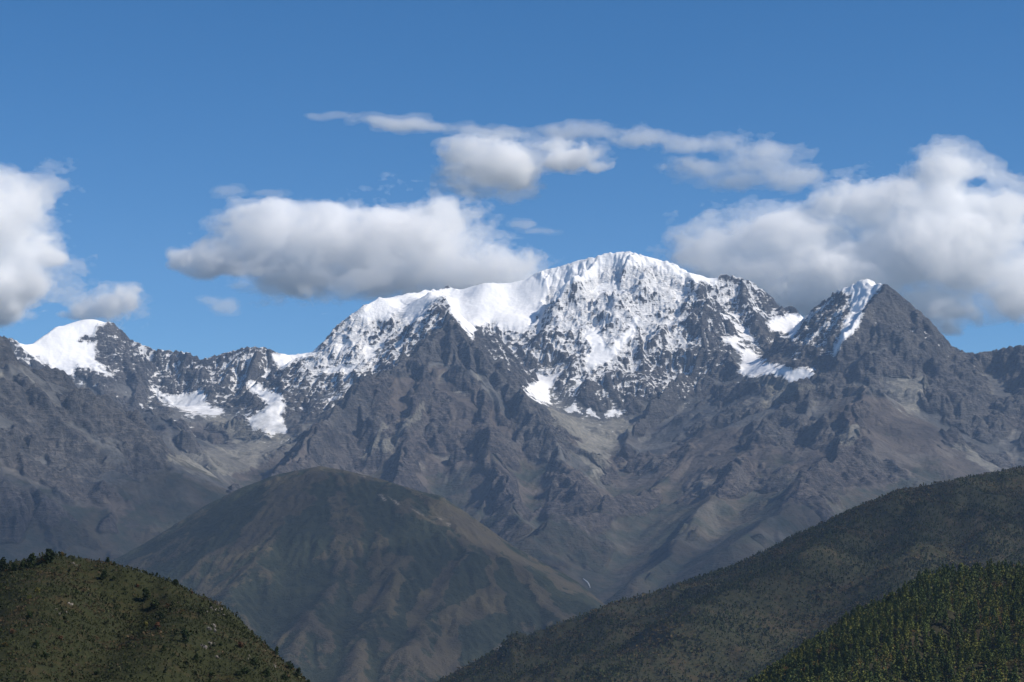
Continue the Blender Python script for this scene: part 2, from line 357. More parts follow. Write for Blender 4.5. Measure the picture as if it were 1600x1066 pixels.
SNOWP = [
 [(28,530),(62,522),(78,508),(100,496),(128,485),(150,485),(172,494),(168,502),(154,506),(148,520),(152,545),(147,563),(178,588),(160,582),(122,570),(108,592),(86,576),(62,562),(40,545)],
 [(236,608),(262,618),(290,618),(316,612),(326,634),(350,645),(335,650),(300,644),(262,630)],
 [(386,600),(400,597),(410,612),(420,610),(440,618),(444,632),(438,650),(450,676),(425,680),(395,668),(384,652),(412,642),(417,630),(402,615)],
 [(425,556),(450,544),(496,540),(490,553),(460,560),(440,578)],
 [(560,490),(575,466),(600,452),(690,446),(693,458),(675,470),(655,492),(640,505),(620,488),(600,500),(575,500)],
 [(694,452),(720,436),(830,424),(862,440),(850,462),(842,485),(835,505),(815,518),(790,512),(762,506),(742,507),(738,528),(718,503),(706,485)],
 [(826,424),(860,414),(900,403),(948,389),(990,389),(1050,406),(1078,424),(1068,436),(1040,424),(1005,412),(975,412),(945,416),(925,436),(890,440),(876,475),(862,450)],
 [(1072,420),(1108,420),(1122,430),(1118,446),(1090,436)],
 [(1130,528),(1148,527),(1160,540),(1185,560),(1205,570),(1230,571),(1255,574),(1274,580),(1262,600),(1238,600),(1222,586),(1200,582),(1182,590),(1150,580),(1166,560)],
 [(1200,502),(1225,493),(1266,486),(1250,505),(1243,528),(1225,526),(1208,516)],
 [(1306,452),(1330,438),(1345,430),(1378,440),(1366,455),(1352,478),(1342,500),(1326,526),(1316,536),(1306,552),(1297,553),(1312,530),(1320,505),(1332,480),(1333,462)],
 [(820,606),(850,594),(874,586),(852,614),(860,632),(840,627)],
 [(912,524),(930,516),(940,530),(950,545),(975,525),(994,496),(986,525),(966,550),(946,566),(918,577),(914,560),(930,546)],
 [(884,642),(896,629),(910,644)],[(916,650),(924,639),(932,652)],[(944,648),(958,642),(978,645),(960,652)],
]
for k_, P in enumerate(SNOWP): paint(ice, U, V, P, 6.0, FR.Y > 12700, hi=0.35 if k_ in (6, 10) else 0.97)
ice = FR.blur(ice, 3); Hs = FR.blur(FR.blur(FR.blur(FR.H, 9), 8), 6) + 3 * fbm(FR.X, FR.Y, 60, 3, 0.5, 541) + 2 * fbm(FR.X, FR.Y, 120, 3, 0.5, 531)
FR.H = (FR.H * (1 - ice) + Hs * ice).astype(np.float32)
sl, gx, gy = FR.slope()
B8 = FR.blur(FR.blur(FR.H, 5), 5); hollow = np.clip((B8 - FR.H) / 12.0, -1.5, 1.5)
B2 = np.clip((FR.blur(FR.H, 2) - FR.H) / 3.0, -1.5, 1.5)
back = FR.Y > 12700
sline = interp(U, [(-100,575),(60,575),(150,565),(190,565),(260,595),(330,605),(420,600),(500,600),(560,610),(640,560),(700,500),(760,545),(850,600),(950,620),(1050,590),(1100,540),(1180,520),(1240,480),(1290,470),(1340,455),(1390,440),(1480,420),(1700,420)])
snow = (sline - V) / 150.0 + 0.34 + 0.14 * ((U > 780) & (U < 1080)) + 0.20 * hollow + 0.16 * B2 - 0.38 * (sl - 0.95) + 0.30 * fbm(FR.X, FR.Y, 260, 4, 0.6, 140) + 0.22 * np.clip(1 - (V - interp(U, SKY)) / 14, 0, 1) * (U < 1300)
up_ = np.zeros_like(snow); paint(up_, U, V, [(530,480),(600,450),(690,448),(706,498),(650,540),(600,572),(560,600),(520,640),(470,650),(440,610),(490,560)], 12, back, hi=1.0); snow += 0.34 * up_ * np.clip((640 - V) / 60, 0, 1)
snow -= np.clip((V - 612) / 30, 0, 1) * 0.5 * ((U > 800) & (U < 1130))
front = np.zeros_like(snow); paint(front, U, V, [(703,499),(745,536),(800,592),(855,662),(905,745),(860,800),(420,770),(470,690),(520,640),(560,612),(590,582),(655,536)], 3, FR.Y < 13350, hi=1.0); snow -= 2.0 * front
pf = np.zeros_like(snow); paint(pf, U, V, [(1300,455),(1330,470),(1322,520),(1300,560),(1235,570),(1228,530),(1262,490)], 8, back, hi=1.0); snow = np.maximum(snow, snow * (1 - pf) + pf * (0.30 + 0.3 * fbm(FR.X, FR.Y, 120, 3, 0.6, 711)))
st_ = np.zeros_like(snow)
for P_ in ([(1326,468),(1331,476),(1288,515),(1262,538),(1257,532),(1290,503)], [(1290,470),(1308,458),(1300,470),(1262,505),(1256,502)], [(1002,600),(1030,596),(1050,606),(1030,601)]): paint(st_, U + 3 * fbm(FR.X, FR.Y, 90, 3, 0.6, 201), V, P_, 3, back, hi=1.0)
snow = np.maximum(snow, st_ * 0.75)
snow = np.where(back, np.clip(snow, -1, 0.84), -1)
wu = 5 * fbm(FR.X, FR.Y, 90, 3, 0.6, 201); wv = 4 * fbm(FR.X, FR.Y, 90, 3, 0.6, 211)
for k_, P in enumerate(SNOWP): paint(snow, U + wu, V + wv, P, 5.0, back, hi=1.05 if k_ in (4, 6) else 1.35)
SNOWOFF = [
 [(148,505),(175,505),(215,545),(240,600),(200,600),(185,585),(150,560),(156,530)],
 [(118,535),(135,525),(150,520),(150,533),(128,542)],
]
for P in SNOWOFF: 
    m_ = snow.copy(); paint(m_, U + wu, V + wv, P, 3.0, back, hi=0.35); snow = np.minimum(snow, m_)
# scree, moraine and pale gullies
scree = np.clip(hollow * 0.8 + 0.2, 0, 1) * (1 - M) * np.clip((V - 520) / 60, 0, 1) * np.clip(1.3 - V / 900.0, 0, 1) * np.clip(0.75 + 1.2 * fbm(FR.X, FR.Y, 420, 3, 0.5, 301), 0, 1.2)
SCREE = [
 [(855,636),(890,650),(940,658),(990,652),(985,675),(960,700),(945,735),(930,755),(915,725),(905,690),(870,665)],
 [(1165,585),(1225,590),(1290,602),(1260,610),(1210,618),(1185,605)],
 [(300,640),(345,650),(400,660),(470,690),(440,702),(380,700),(330,665)],
 [(1385,596),(1440,586),(1450,600),(1432,640),(1415,650)],
 [(590,700),(660,630),(664,640),(600,712)],
 [(1210,618),(1235,612),(1200,640),(1185,628)],
 [(560,720),(580,690),(600,660),(606,668),(586,705)],
 [(265,712),(330,700),(420,705),(390,735),(330,745),(290,735)],
 [(1300,690),(1330,660),(1345,668),(1330,700)],[(1500,690),(1560,735),(1540,732),(1490,697)]]
for P in SCREE: paint(scree, U + 1.6 * wu, V + 1.6 * wv, P, 6.0, None, hi=1.0)
veg = np.clip((V - 730) / 110 + 0.7 * fbm(FR.X, FR.Y, 600, 4, 0.6, 401) + 0.45 - 0.5 * (sl - 0.6) - 0.45 * M, 0, 1)
brown = np.clip((V - 620) / 150 - 0.35 * (U < 420) + 0.6 * fbm(FR.X, FR.Y, 500, 3, 0.5, 411), 0, 1)
for P in ([(1270,612),(1380,620),(1500,700),(1480,740),(1380,700),(1300,650)],[(560,600),(700,560),(840,700),(800,760),(640,720)],[(1050,700),(1200,690),(1180,740),(1040,760)]): paint(brown, U + 2 * wu, V + 2 * wv, P, 15, hi=1.0)
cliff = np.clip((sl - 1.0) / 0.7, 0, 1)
dirt = np.clip((V - 575) / 90, 0, 1) * np.clip(0.55 + 0.9 * fbm(FR.X, FR.Y, 130, 4, 0.6, 701), 0, 1)

# ------------------------------------------------------------------ materials
class NT:
    def __init__(s, name):
        s.m = bpy.data.materials.new(name); s.m.use_nodes = True; s.t = s.m.node_tree; s.n, s.l = s.t.nodes, s.t.links
        s.b = s.n['Principled BSDF']; s.b.inputs['Roughness'].default_value = 0.95
        if 'Specular IOR Level' in s.b.inputs: s.b.inputs['Specular IOR Level'].default_value = 0.1
        s.pos = s.n.new('ShaderNodeNewGeometry').outputs['Position']
    def put(s, sock, v):
        if v is None: return
        if isinstance(v, bpy.types.NodeSocket): s.l.new(v, sock)
        elif isinstance(v, (tuple, list)) and len(v) == 3 and sock.type == 'RGBA': sock.default_value = (*v, 1)
        else: sock.default_value = v
    def attr(s, name):
        a = s.n.new('ShaderNodeAttribute'); a.attribute_name = name; return a.outputs['Fac']
    def attrc(s, name):
        a = s.n.new('ShaderNodeAttribute'); a.attribute_name = name; return a.outputs['Color']
    def math(s, op, a, b=None, c=None, clamp=False):
        n = s.n.new('ShaderNodeMath'); n.operation = op; n.use_clamp = clamp
        s.put(n.inputs[0], a); s.put(n.inputs[1], b); s.put(n.inputs[2], c); return n.outputs[0]
    def noise(s, size, detail=4, rough=0.55, stretch=(1, 1, 1), dist=0.0, rot=(0, 0, 0)):
        mp = s.n.new('ShaderNodeMapping'); s.l.new(s.pos, mp.inputs[0]); mp.inputs['Rotation'].default_value = rot
        mp.inputs['Scale'].default_value = tuple(1.0 / (size * k) for k in stretch)
        n = s.n.new('ShaderNodeTexNoise'); s.l.new(mp.outputs[0], n.inputs['Vector']); n.inputs['Scale'].default_value = 1
        n.inputs['Detail'].default_value = detail; n.inputs['Roughness'].default_value = rough; n.inputs['Distortion'].default_value = dist
        return n.outputs['Fac']
    def step(s, v, lo, hi, a=0.0, b=1.0):
        n = s.n.new('ShaderNodeMapRange'); n.interpolation_type = 'SMOOTHSTEP'
        s.put(n.inputs[0], v); n.inputs[1].default_value = lo; n.inputs[2].default_value = hi; n.inputs[3].default_value = a; n.inputs[4].default_value = b
        return n.outputs[0]
    def mix(s, f, a, b):
        n = s.n.new('ShaderNodeMix'); n.data_type = 'RGBA'; s.put(n.inputs[0], f); s.put(n.inputs[6], a); s.put(n.inputs[7], b); return n.outputs[2]
    def bump(s, h, dist, strength=1.0):
        n = s.n.new('ShaderNodeBump'); n.inputs['Distance'].default_value = dist; n.inputs['Strength'].default_value = strength
        s.put(n.inputs['Height'], h); s.l.new(n.outputs[0], s.b.inputs['Normal']); return n
m = NT('mountain_rock')
big = m.noise(900, 5); mid = m.noise(150, 6, 0.65); fine = m.noise(34, 6, 0.7); strata = m.noise(75, 6, 0.65, (1, 1, 0.14), 0.8, (0.3, 0.12, 0)); ribs = m.noise(40, 5, 0.65, (1, 1, 4), 0.5)
crag = m.math('ADD', m.attr('crag'), m.math('MULTIPLY', m.math('SUBTRACT', fine, 0.5), 0.7))
crag = m.step(crag, 0.35, 0.65)
gt = m.mix(m.step(mid, 0.38, 0.62), (0.078, 0.080, 0.080), (0.128, 0.126, 0.120))
bt = m.mix(m.step(mid, 0.38, 0.62), (0.074, 0.064, 0.058), (0.112, 0.096, 0.084))
gc = m.mix(m.step(fine, 0.38, 0.62), (0.050, 0.052, 0.058), (0.135, 0.130, 0.125))
bc = m.mix(m.step(fine, 0.38, 0.62), (0.048, 0.045, 0.048), (0.125, 0.109, 0.102))
gr_ = m.mix(crag, gt, gc); br_ = m.mix(crag, bt, bc)
rk = m.mix(m.step(m.math('ADD', m.attr('brown'), m.math('MULTIPLY', m.math('SUBTRACT', big, 0.5), 1.6)), 0.3, 0.8), gr_, br_)
rk = m.mix(m.math('MULTIPLY', crag, m.step(strata, 0.52, 0.66, 0, 0.65)), rk, (0.21, 0.19, 0.17))
rk = m.mix(m.math('MULTIPLY', crag, m.step(ribs, 0.54, 0.66, 0, 0.55)), rk, (0.19, 0.17, 0.15))
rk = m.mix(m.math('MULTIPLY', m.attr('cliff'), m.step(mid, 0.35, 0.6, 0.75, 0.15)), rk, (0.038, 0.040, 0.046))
sc = m.mix(m.step(fine, 0.35, 0.65), (0.14, 0.138, 0.12), (0.235, 0.222, 0.19))
rk = m.mix(m.step(m.math('ADD', m.attr('scree'), m.math('MULTIPLY', m.math('SUBTRACT', fine, 0.5), 0.9)), 0.35, 0.75), rk, sc)
vg = m.mix(m.step(mid, 0.38, 0.62), (0.034, 0.044, 0.034), (0.070, 0.062, 0.046))
rk = m.mix(m.step(m.math('ADD', m.attr('veg'), m.math('MULTIPLY', m.math('SUBTRACT', fine, 0.5), 1.4)), 0.4, 0.8, 0, 0.9), rk, vg)
sn = m.math('ADD', m.attr('snow'), m.math('MULTIPLY', m.math('SUBTRACT', strata, 0.5), 1.7))
sn = m.math('ADD', sn, m.math('MULTIPLY', m.math('SUBTRACT', fine, 0.5), 1.1))
sn = m.math('ADD', sn, m.math('MULTIPLY', m.math('SUBTRACT', ribs, 0.5), 1.4)); sn = m.math('ADD', sn, m.math('MULTIPLY', m.math('SUBTRACT', m.noise(13, 4, 0.7), 0.5), 0.5))
sf = m.step(sn, 0.42, 0.66)
vt = m.step(m.noise(650, 3, 0.5, (1, 1, 0.7), 0.4), 0.35, 0.65, 0.0, 0.42); rk = m.mix(vt, rk, m.mix(0.5, rk, (0.02, 0.022, 0.026)))
vt2 = m.step(m.noise(380, 4, 0.6, (1, 1, 1.5), 0.5), 0.52, 0.7, 0.0, 0.4); rk = m.mix(vt2, rk, (0.17, 0.16, 0.145))
snc = m.mix(m.step(mid, 0.3, 0.7), (0.78, 0.79, 0.81), (0.87, 0.865, 0.86)); snc = m.mix(m.math('MULTIPLY', m.attr('dirt'), 0.7), snc, m.mix(m.step(fine, 0.4, 0.6), (0.30, 0.31, 0.31), (0.55, 0.56, 0.57)))
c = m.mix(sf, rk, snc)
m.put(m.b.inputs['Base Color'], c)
hb = m.math('ADD', m.math('MULTIPLY', mid, 1.6), m.math('ADD', m.math('MULTIPLY', fine, 0.8), m.math('MULTIPLY', strata, 0.6)))
bmp = m.bump(m.math('MULTIPLY', hb, m.step(m.attr('crag'), 0.1, 0.8, 0.35, 1.0)), 40.0); m.put(bmp.inputs['Strength'], m.step(m.attr('snow'), 0.7, 1.2, 1.0, 0.15))
FR.build('mountain_range', m.m, dict(snow=snow, scree=scree, veg=veg, brown=brown, crag=M, cliff=cliff, dirt=dirt))
log('built')

# ================================================================== nearer hills
def rounded(F, pts, s, r, reach):
    """broad-backed crest: parabolic near the top, slope s further out"""
    P = WR(pts); Z = np.full(F.H.shape, -1e5, np.float32)
    for p, q in zip(P[:-1], P[1:]):
        xa, xb = min(p[0], q[0]) - reach, max(p[0], q[0]) + reach; ya, yb = min(p[1], q[1]) - reach, max(p[1], q[1]) + reach
        i0, i1 = max(0, int((xa - F.x0) / F.d)), min(F.nx, int((xb - F.x0) / F.d) + 1); j0, j1 = max(0, int((ya - F.y0) / F.d)), min(F.ny, int((yb - F.y0) / F.d) + 1)
        if i0 >= i1 or j0 >= j1: continue
        X = F.Xw[j0:j1, i0:i1]; Y = F.Yw[j0:j1, i0:i1]; dx, dy = q[0] - p[0], q[1] - p[1]; l2 = dx * dx + dy * dy + 1e-6
        t = np.clip(((X - p[0]) * dx + (Y - p[1]) * dy) / l2, 0, 1); d = np.hypot(X - p[0] - t * dx, Y - p[1] - t * dy)
        np.maximum(Z[j0:j1, i0:i1], p[2] + t * (q[2] - p[2]) - s * (np.sqrt(d * d + r * r) - r), out=Z[j0:j1, i0:i1])
    k = r * s * 0.35; h = np.clip(0.5 + 0.5 * (F.H - Z) / k, 0, 1); F.H = (Z + (F.H - Z) * h + k * h * (1 - h)).astype(np.float32)
def settle(F, sky, bins=3.0, reach_px=60.0, lim=60):
    u0 = sky[0][0]; nb = int((sky[-1][0] - u0) / bins)
    for it in range(2):
        U, V = PX(F.X, F.Y, F.H); ub = ((U - u0) / bins).astype(int); ok = (ub >= 0) & (ub < nb)
        vm = np.full(nb, 9999.0); np.minimum.at(vm, ub[ok], V[ok]); uc = (np.arange(nb) + 0.5) * bins + u0
        good = vm < 3000; vm = np.interp(uc, uc[good], vm[good]); dv = np.clip(vm - interp(uc, sky), -lim, lim) * np.clip((uc - u0) / 25, 0, 1) * np.clip((sky[-1][0] - uc) / 25, 0, 1)
        dv = np.convolve(np.pad(dv, 2, mode='edge'), [0.1, 0.2, 0.4, 0.2, 0.1], 'valid')
        vs = np.interp(U, uc, vm); n_ = np.clip(1 - (V - vs) / reach_px, 0, 1) * np.clip((U - u0) / 30, 0, 1) * np.clip((sky[-1][0] - U) / 30, 0, 1); n_ = n_ * n_ * (3 - 2 * n_)
        F.H += (np.interp(U, uc, dv) * F.Y / F_PX * n_ * 0.97 * ((U > u0) & (U < sky[-1][0]))).astype(np.float32)
    log('settled', float(np.abs(dv).mean()))
# ---- the brown and green dome in the middle
log('dome')
FD = Field(-3000, 1500, 6000, 9700, 6.0, -720.0); FD.warp([(600, 35), (220, 14)], 51)
domecrest = [(60,930,8100),(190,868,8250),(230,845,8300),(280,815,8350),(320,790,8400),(370,765,8400),(430,742,8350),(500,729,8250),(540,736,8200),(600,750,8150),(650,768,8100),(710,797,8050),(760,826,8000),(800,853,7950),(850,882,7850),(900,908,7750),(940,935,7600),(980,970,7400),(1020,1010,7200),(1080,1070,6900)]
rounded(FD, domecrest, 0.62, 160, 2600)
for P in ([(500,729,8250),(470,800,7850),(400,880,7450),(330,960,7050),(260,1040,6700)],
          [(540,736,8200),(560,800,7850),(540,870,7500),(490,960,7100),(440,1060,6700)],
          [(600,750,8150),(630,815,7800),(640,870,7500),(590,960,7100),(550,1050,6750)],
          [(650,768,8100),(700,820,7800),(730,860,7600),(700,930,7250),(650,1010,6900)],
          [(710,797,8050),(775,860,7700),(772,905,7450),(740,960,7200),(720,1040,6850)],
          [(760,826,8000),(830,905,7550),(880,975,7200),(920,1040,6900)],
          [(370,765,8400),(330,830,8000),(260,900,7650),(200,960,7300)],
          [(280,815,8350),(240,870,8000),(190,920,7700)]):
    rounded(FD, P, 0.66, 34, 1500)
FD.H += (ridged(FD.X, FD.Y, 380, 5, 0.5, 81) - 0.7) * 13 + fbm(FD.X, FD.Y, 130, 4, 0.5, 85) * 4
h0 = FD.H.copy(); FD.erode(300000, 55, 7, cap=3.5); FD.H = (h0 + 0.6 * FD.blur(FD.H - h0, 1)).astype(np.float32)
FD.H += (ridged(FD.X, FD.Y, 70, 3, 0.5, 89) - 0.6) * 2.5
settle(FD, [(60,930),(190,868),(230,846),(280,815),(320,790),(370,765),(430,742),(500,728),(540,735),(600,750),(650,766),(690,775),(720,795),(760,823),(800,852),(850,880),(900,907),(940,940),(980,972),(1020,1012),(1080,1072)])
U, V = PX(FD.X, FD.Y, FD.H); sl, gx, gy = FD.slope()
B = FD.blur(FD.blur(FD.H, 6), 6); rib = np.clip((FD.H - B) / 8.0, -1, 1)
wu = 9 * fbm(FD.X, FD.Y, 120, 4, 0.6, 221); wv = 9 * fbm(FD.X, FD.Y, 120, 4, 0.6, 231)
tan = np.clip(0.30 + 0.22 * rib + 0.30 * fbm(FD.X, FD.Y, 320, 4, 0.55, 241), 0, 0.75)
for P, h_ in (([(590,905),(618,840),(640,845),(634,880),(600,930),(560,965),(545,955)],0.85), ([(700,880),(728,868),(728,890),(690,930),(660,975),(640,985),(640,960)],0.85),
          ([(745,855),(790,862),(776,880),(778,905),(790,960),(745,965),(715,985),(712,1010),(680,1030),(690,990),(680,965),(735,930),(762,910),(766,875)],1.0),
          ([(785,858),(830,872),(870,900),(900,925),(880,920),(830,890)],0.9), ([(795,872),(812,880),(840,920),(890,972),(878,972),(840,940),(805,895)],0.95),
          ([(775,912),(800,925),(830,965),(835,985),(815,970)],0.7), ([(520,760),(560,790),(560,840),(530,850),(510,800)],0.5), ([(430,745),(460,742),(500,780),(440,820),(400,860),(330,900),(400,800)],0.55),
          ([(640,768),(700,790),(760,830),(790,855),(740,850),(690,810)],0.6), ([(740,990),(790,985),(790,1010),(745,1010)],0.7), ([(660,1040),(690,1010),(760,1000),(740,1040),(700,1066)],0.6)):
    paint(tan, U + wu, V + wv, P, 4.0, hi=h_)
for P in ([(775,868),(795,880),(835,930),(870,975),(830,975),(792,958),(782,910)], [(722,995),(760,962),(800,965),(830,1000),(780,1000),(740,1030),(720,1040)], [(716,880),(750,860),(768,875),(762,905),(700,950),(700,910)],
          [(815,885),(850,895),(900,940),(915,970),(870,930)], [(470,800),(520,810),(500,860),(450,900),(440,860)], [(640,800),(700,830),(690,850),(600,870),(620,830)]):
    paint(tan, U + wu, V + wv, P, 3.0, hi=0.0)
trail = np.zeros_like(tan)
for P in ([(590,772),(596,772),(604,782),(600,783)],[(606,775),(624,786),(620,788)],[(643,794),(650,797),(662,804),(655,803)],[(560,743),(572,744),(570,747)],[(683,807),(694,810),(688,812)],[(697,816),(705,818),(702,822)]): paint(trail, U + 0.2 * wu, V + 0.2 * wv, P, 1.2, hi=1.0)
m = NT('dome_hillside'); fine = m.noise(40, 7, 0.75); mid = m.noise(110, 5, 0.6); big = m.noise(500, 4); speck = m.noise(9, 3, 0.7)
gr = m.mix(m.step(fine, 0.35, 0.65), (0.016, 0.023, 0.016), (0.033, 0.038, 0.024))
tn = m.mix(m.step(mid, 0.35, 0.65), (0.052, 0.045, 0.031), (0.086, 0.073, 0.043)); tn = m.mix(m.step(big, 0.45, 0.6, 0, 0.6), tn, (0.058, 0.050, 0.040))
tn = m.mix(m.step(speck, 0.5, 0.7, 0, 0.6), tn, (0.05, 0.05, 0.034))
k = m.math('ADD', m.attr('tan'), m.math('MULTIPLY', m.math('SUBTRACT', fine, 0.5), 0.75)); k = m.math('ADD', k, m.math('MULTIPLY', m.math('SUBTRACT', speck, 0.5), 0.45))
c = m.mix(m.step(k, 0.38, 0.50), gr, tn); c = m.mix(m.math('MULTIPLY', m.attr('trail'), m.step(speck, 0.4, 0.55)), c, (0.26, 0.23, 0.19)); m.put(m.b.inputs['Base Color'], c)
m.bump(m.math('ADD', fine, m.math('MULTIPLY', speck, 0.6)), 14.0, 1.0)
FD.build('hill_dome', m.m, dict(tan=tan, trail=trail))
# ---- the long dark forested ridge on the right
log('forest ridge')
FE = Field(-700, 2700, 2700, 6100, 6.0, -700.0); FE.warp([(400, 22), (150, 9)], 61)
ridgeE = [(560,1150,3500),(640,1092,3700),(680,1066,3800),(750,1030,3900),(830,992,4000),(880,972,4060),(960,942,4130),(1050,916,4220),(1150,881,4330),(1250,831,4450),(1330,796,4550),(1400,766,4650),(1450,756,4720),(1530,741,4830),(1600,728,4930),(1750,700,5100),(1950,690,5300)]
rounded(FE, ridgeE, 0.58, 90, 2200)
for P in ([(1330,796,4550),(1290,850,4200),(1200,905,3900),(1100,965,3650),(1000,1020,3450),(930,1066,3300)], [(1450,756,4720),(1440,820,4350),(1400,900,3950),(1330,970,3600),(1250,1040,3300)],
          [(1600,728,4930),(1620,800,4500),(1600,860,4100),(1560,930,3700)], [(1150,881,4330),(1090,930,4050),(1000,985,3800),(880,1040,3600)], [(1525,742,4830),(1530,800,4450),(1560,860,4100)]):
    rounded(FE, P, 0.6, 60, 1100)
FE.H += (ridged(FE.X, FE.Y, 300, 4, 0.5, 82) - 0.7) * 14 + fbm(FE.X, FE.Y, 90, 4, 0.5, 86) * 3
h0 = FE.H.copy(); FE.erode(180000, 50, 8, cap=3.0); FE.H = (h0 + 0.5 * FE.blur(FE.H - h0, 1)).astype(np.float32)
SKYE = [(560,1150),(640,1092),(680,1068),(750,1032),(830,994),(880,974),(960,944),(1050,918),(1150,883),(1250,833),(1330,798),(1400,768),(1450,758),(1530,743),(1600,730),(1750,702),(1950,692)]
settle(FE, SKYE)
def hill_mat(name, dk, lt, rust, sizes=(6, 30, 140), sc=1.0):
    m = NT(name); fine = m.noise(sizes[0], 5, 0.7); mid = m.noise(sizes[1], 5, 0.6); big = m.noise(sizes[2], 4)
    c = m.mix(m.step(fine, 0.35, 0.65), dk, lt); c = m.mix(m.step(m.math('ADD', mid, m.math('MULTIPLY', big, 0.7)), 0.85, 1.08, 0, 0.75), c, rust)
    m.put(m.b.inputs['Base Color'], c); m.bump(m.math('ADD', fine, mid), sizes[0] * 0.4, 0.9); return m
m = hill_mat('forest_floor', (0.020, 0.024, 0.013), (0.040, 0.038, 0.019), (0.055, 0.041, 0.023))
m.put(m.b.inputs['Base Color'], m.mix(m.attr('clearing'), m.b.inputs['Base Color'].links[0].from_socket, (0.085, 0.072, 0.045)))
U, V = PX(FE.X, FE.Y, FE.H); clearing = np.zeros_like(U); wu = 8 * fbm(FE.X, FE.Y, 60, 4, 0.6, 251); wv = 8 * fbm(FE.X, FE.Y, 60, 4, 0.6, 261)
for P in ([(1490,795),(1505,790),(1530,805),(1550,830),(1545,840),(1520,820)],[(1545,855),(1560,860),(1575,875),(1560,878)]): paint(clearing, U + wu, V + wv, P, 6, hi=0.6)
FE.build('forest_ridge', m.m, dict(clearing=clearing))
# ---- the near wooded hill on the right
log('near right hill')
FF = Field(60, 1400, 850, 2500, 3.0, -480.0); FF.warp([(160, 9), (60, 3)], 63)
crestF = [(1060,1160,1450),(1160,1092,1500),(1180,1078,1510),(1240,1034,1540),(1330,975,1580),(1400,938,1620),(1440,914,1640),(1470,904,1660),(1530,900,1700),(1600,890,1750),(1750,860,1800),(1900,850,1850)]
rounded(FF, crestF, 0.62, 40, 1200)
for P in ([(1470,904,1660),(1440,960,1500),(1380,1020,1380),(1300,1080,1280)], [(1530,900,1700),(1540,960,1520),(1520,1030,1370),(1480,1090,1260)], [(1400,938,1620),(1350,1000,1500),(1280,1060,1400)],
          [(1750,860,1800),(1660,930,1550),(1600,1000,1400),(1570,1080,1280)]):
    rounded(FF, P, 0.62, 24, 500)
FF.H += (ridged(FF.X, FF.Y, 120, 4, 0.5, 83) - 0.7) * 6 + fbm(FF.X, FF.Y, 40, 3, 0.5, 87) * 1.5
settle(FF, [(1060,1162),(1150,1098),(1180,1078),(1240,1034),(1330,975),(1400,938),(1440,914),(1470,904),(1530,899),(1600,890),(1750,860),(1900,850)])
m = hill_mat('wooded_ground', (0.020, 0.021, 0.012), (0.036, 0.033, 0.018), (0.055, 0.035, 0.020), (2.5, 12, 50)); FF.build('wooded_hill', m.m, {})
# ---- the near grassy hill on the left
log('near left hill')
FG = Field(-330, 20, 330, 1000, 1.1, -300.0); FG.warp([(60, 3.0), (22, 1.0)], 65)
crestG = [(-260,905,720),(-80,890,715),(0,884,710),(40,877,705),(80,866,700),(150,876,700),(200,887,695),(260,905,690),(300,925,685),(350,948,675),(366,960,670),(392,988,660),(430,1024,645),(480,1068,630),(530,1116,615),(640,1230,590)]
rounded(FG, crestG, 1.0, 24, 420)
for P in ([(80,866,700),(60,940,600),(20,1010,530),(-20,1080,480)], [(300,925,685),(260,980,600),(200,1040,540),(160,1090,500)], [(366,960,670),(350,1000,620),(350,1050,570),(340,1100,540)]):
    rounded(FG, P, 1.0, 16, 200)
FG.H += fbm(FG.X, FG.Y, 50, 4, 0.5, 84) * 1.6 + ridged(FG.X, FG.Y, 18, 3, 0.5, 88) * 0.5
SKYG = [(-260,908),(-80,893),(0,884),(40,877),(80,867),(150,877),(200,888),(260,906),(300,926),(350,948),(366,960),(392,987),(430,1023),(480,1066),(530,1114),(640,1232)]
settle(FG, SKYG)
m = hill_mat('grassy_hillside', (0.018, 0.022, 0.009), (0.030, 0.032, 0.013), (0.042, 0.033, 0.016), (0.9, 5, 22))
FG.build('grassy_hill', m.m, {})
# ---- valley floor
g = bpy.data.meshes.new('valley_ground'); g.from_pydata([(-7900, -350, -735), (7900, -350, -735), (7900, 16500, -735), (-7900, 16500, -735)], [], [(0, 1, 2, 3)])
m = hill_mat('valley_ground', (0.04, 0.05, 0.03), (0.07, 0.07, 0.045), (0.09, 0.07, 0.05), (20, 120, 600)); g.materials.append(m.m)
go = bpy.data.objects.new('valley_ground', g); COL.objects.link(go); go['kind'] = 'structure'

# ================================================================== clouds (real volumes, far behind the range)
log('clouds')
def perlin3(x, y, z, seed=0):
    p = _perm(seed)
    xi = np.floor(x).astype(np.int64); yi = np.floor(y).astype(np.int64); zi = np.floor(z).astype(np.int64)
    xf = (x - xi).astype(np.float32); yf = (y - yi).astype(np.float32); zf = (z - zi).astype(np.float32)
    xi &= 255; yi &= 255; zi &= 255
    r = np.random.RandomState(seed + 999).normal(size=(256, 3)); r /= np.linalg.norm(r, axis=1)[:, None]; r = r.astype(np.float32)
    fd = lambda t: t * t * t * (t * (t * 6 - 15) + 10)
    u, v, w_ = fd(xf), fd(yf), fd(zf)
    def g(i, j, k):
        h = r[p[p[p[xi + i] + yi + j] + zi + k] & 255]
        return h[..., 0] * (xf - i) + h[..., 1] * (yf - j) + h[..., 2] * (zf - k)
    L = lambda a, b, t: a + t * (b - a)
    return L(L(L(g(0,0,0), g(1,0,0), u), L(g(0,1,0), g(1,1,0), u), v), L(L(g(0,0,1), g(1,0,1), u), L(g(0,1,1), g(1,1,1), u), v), w_) * 1.6
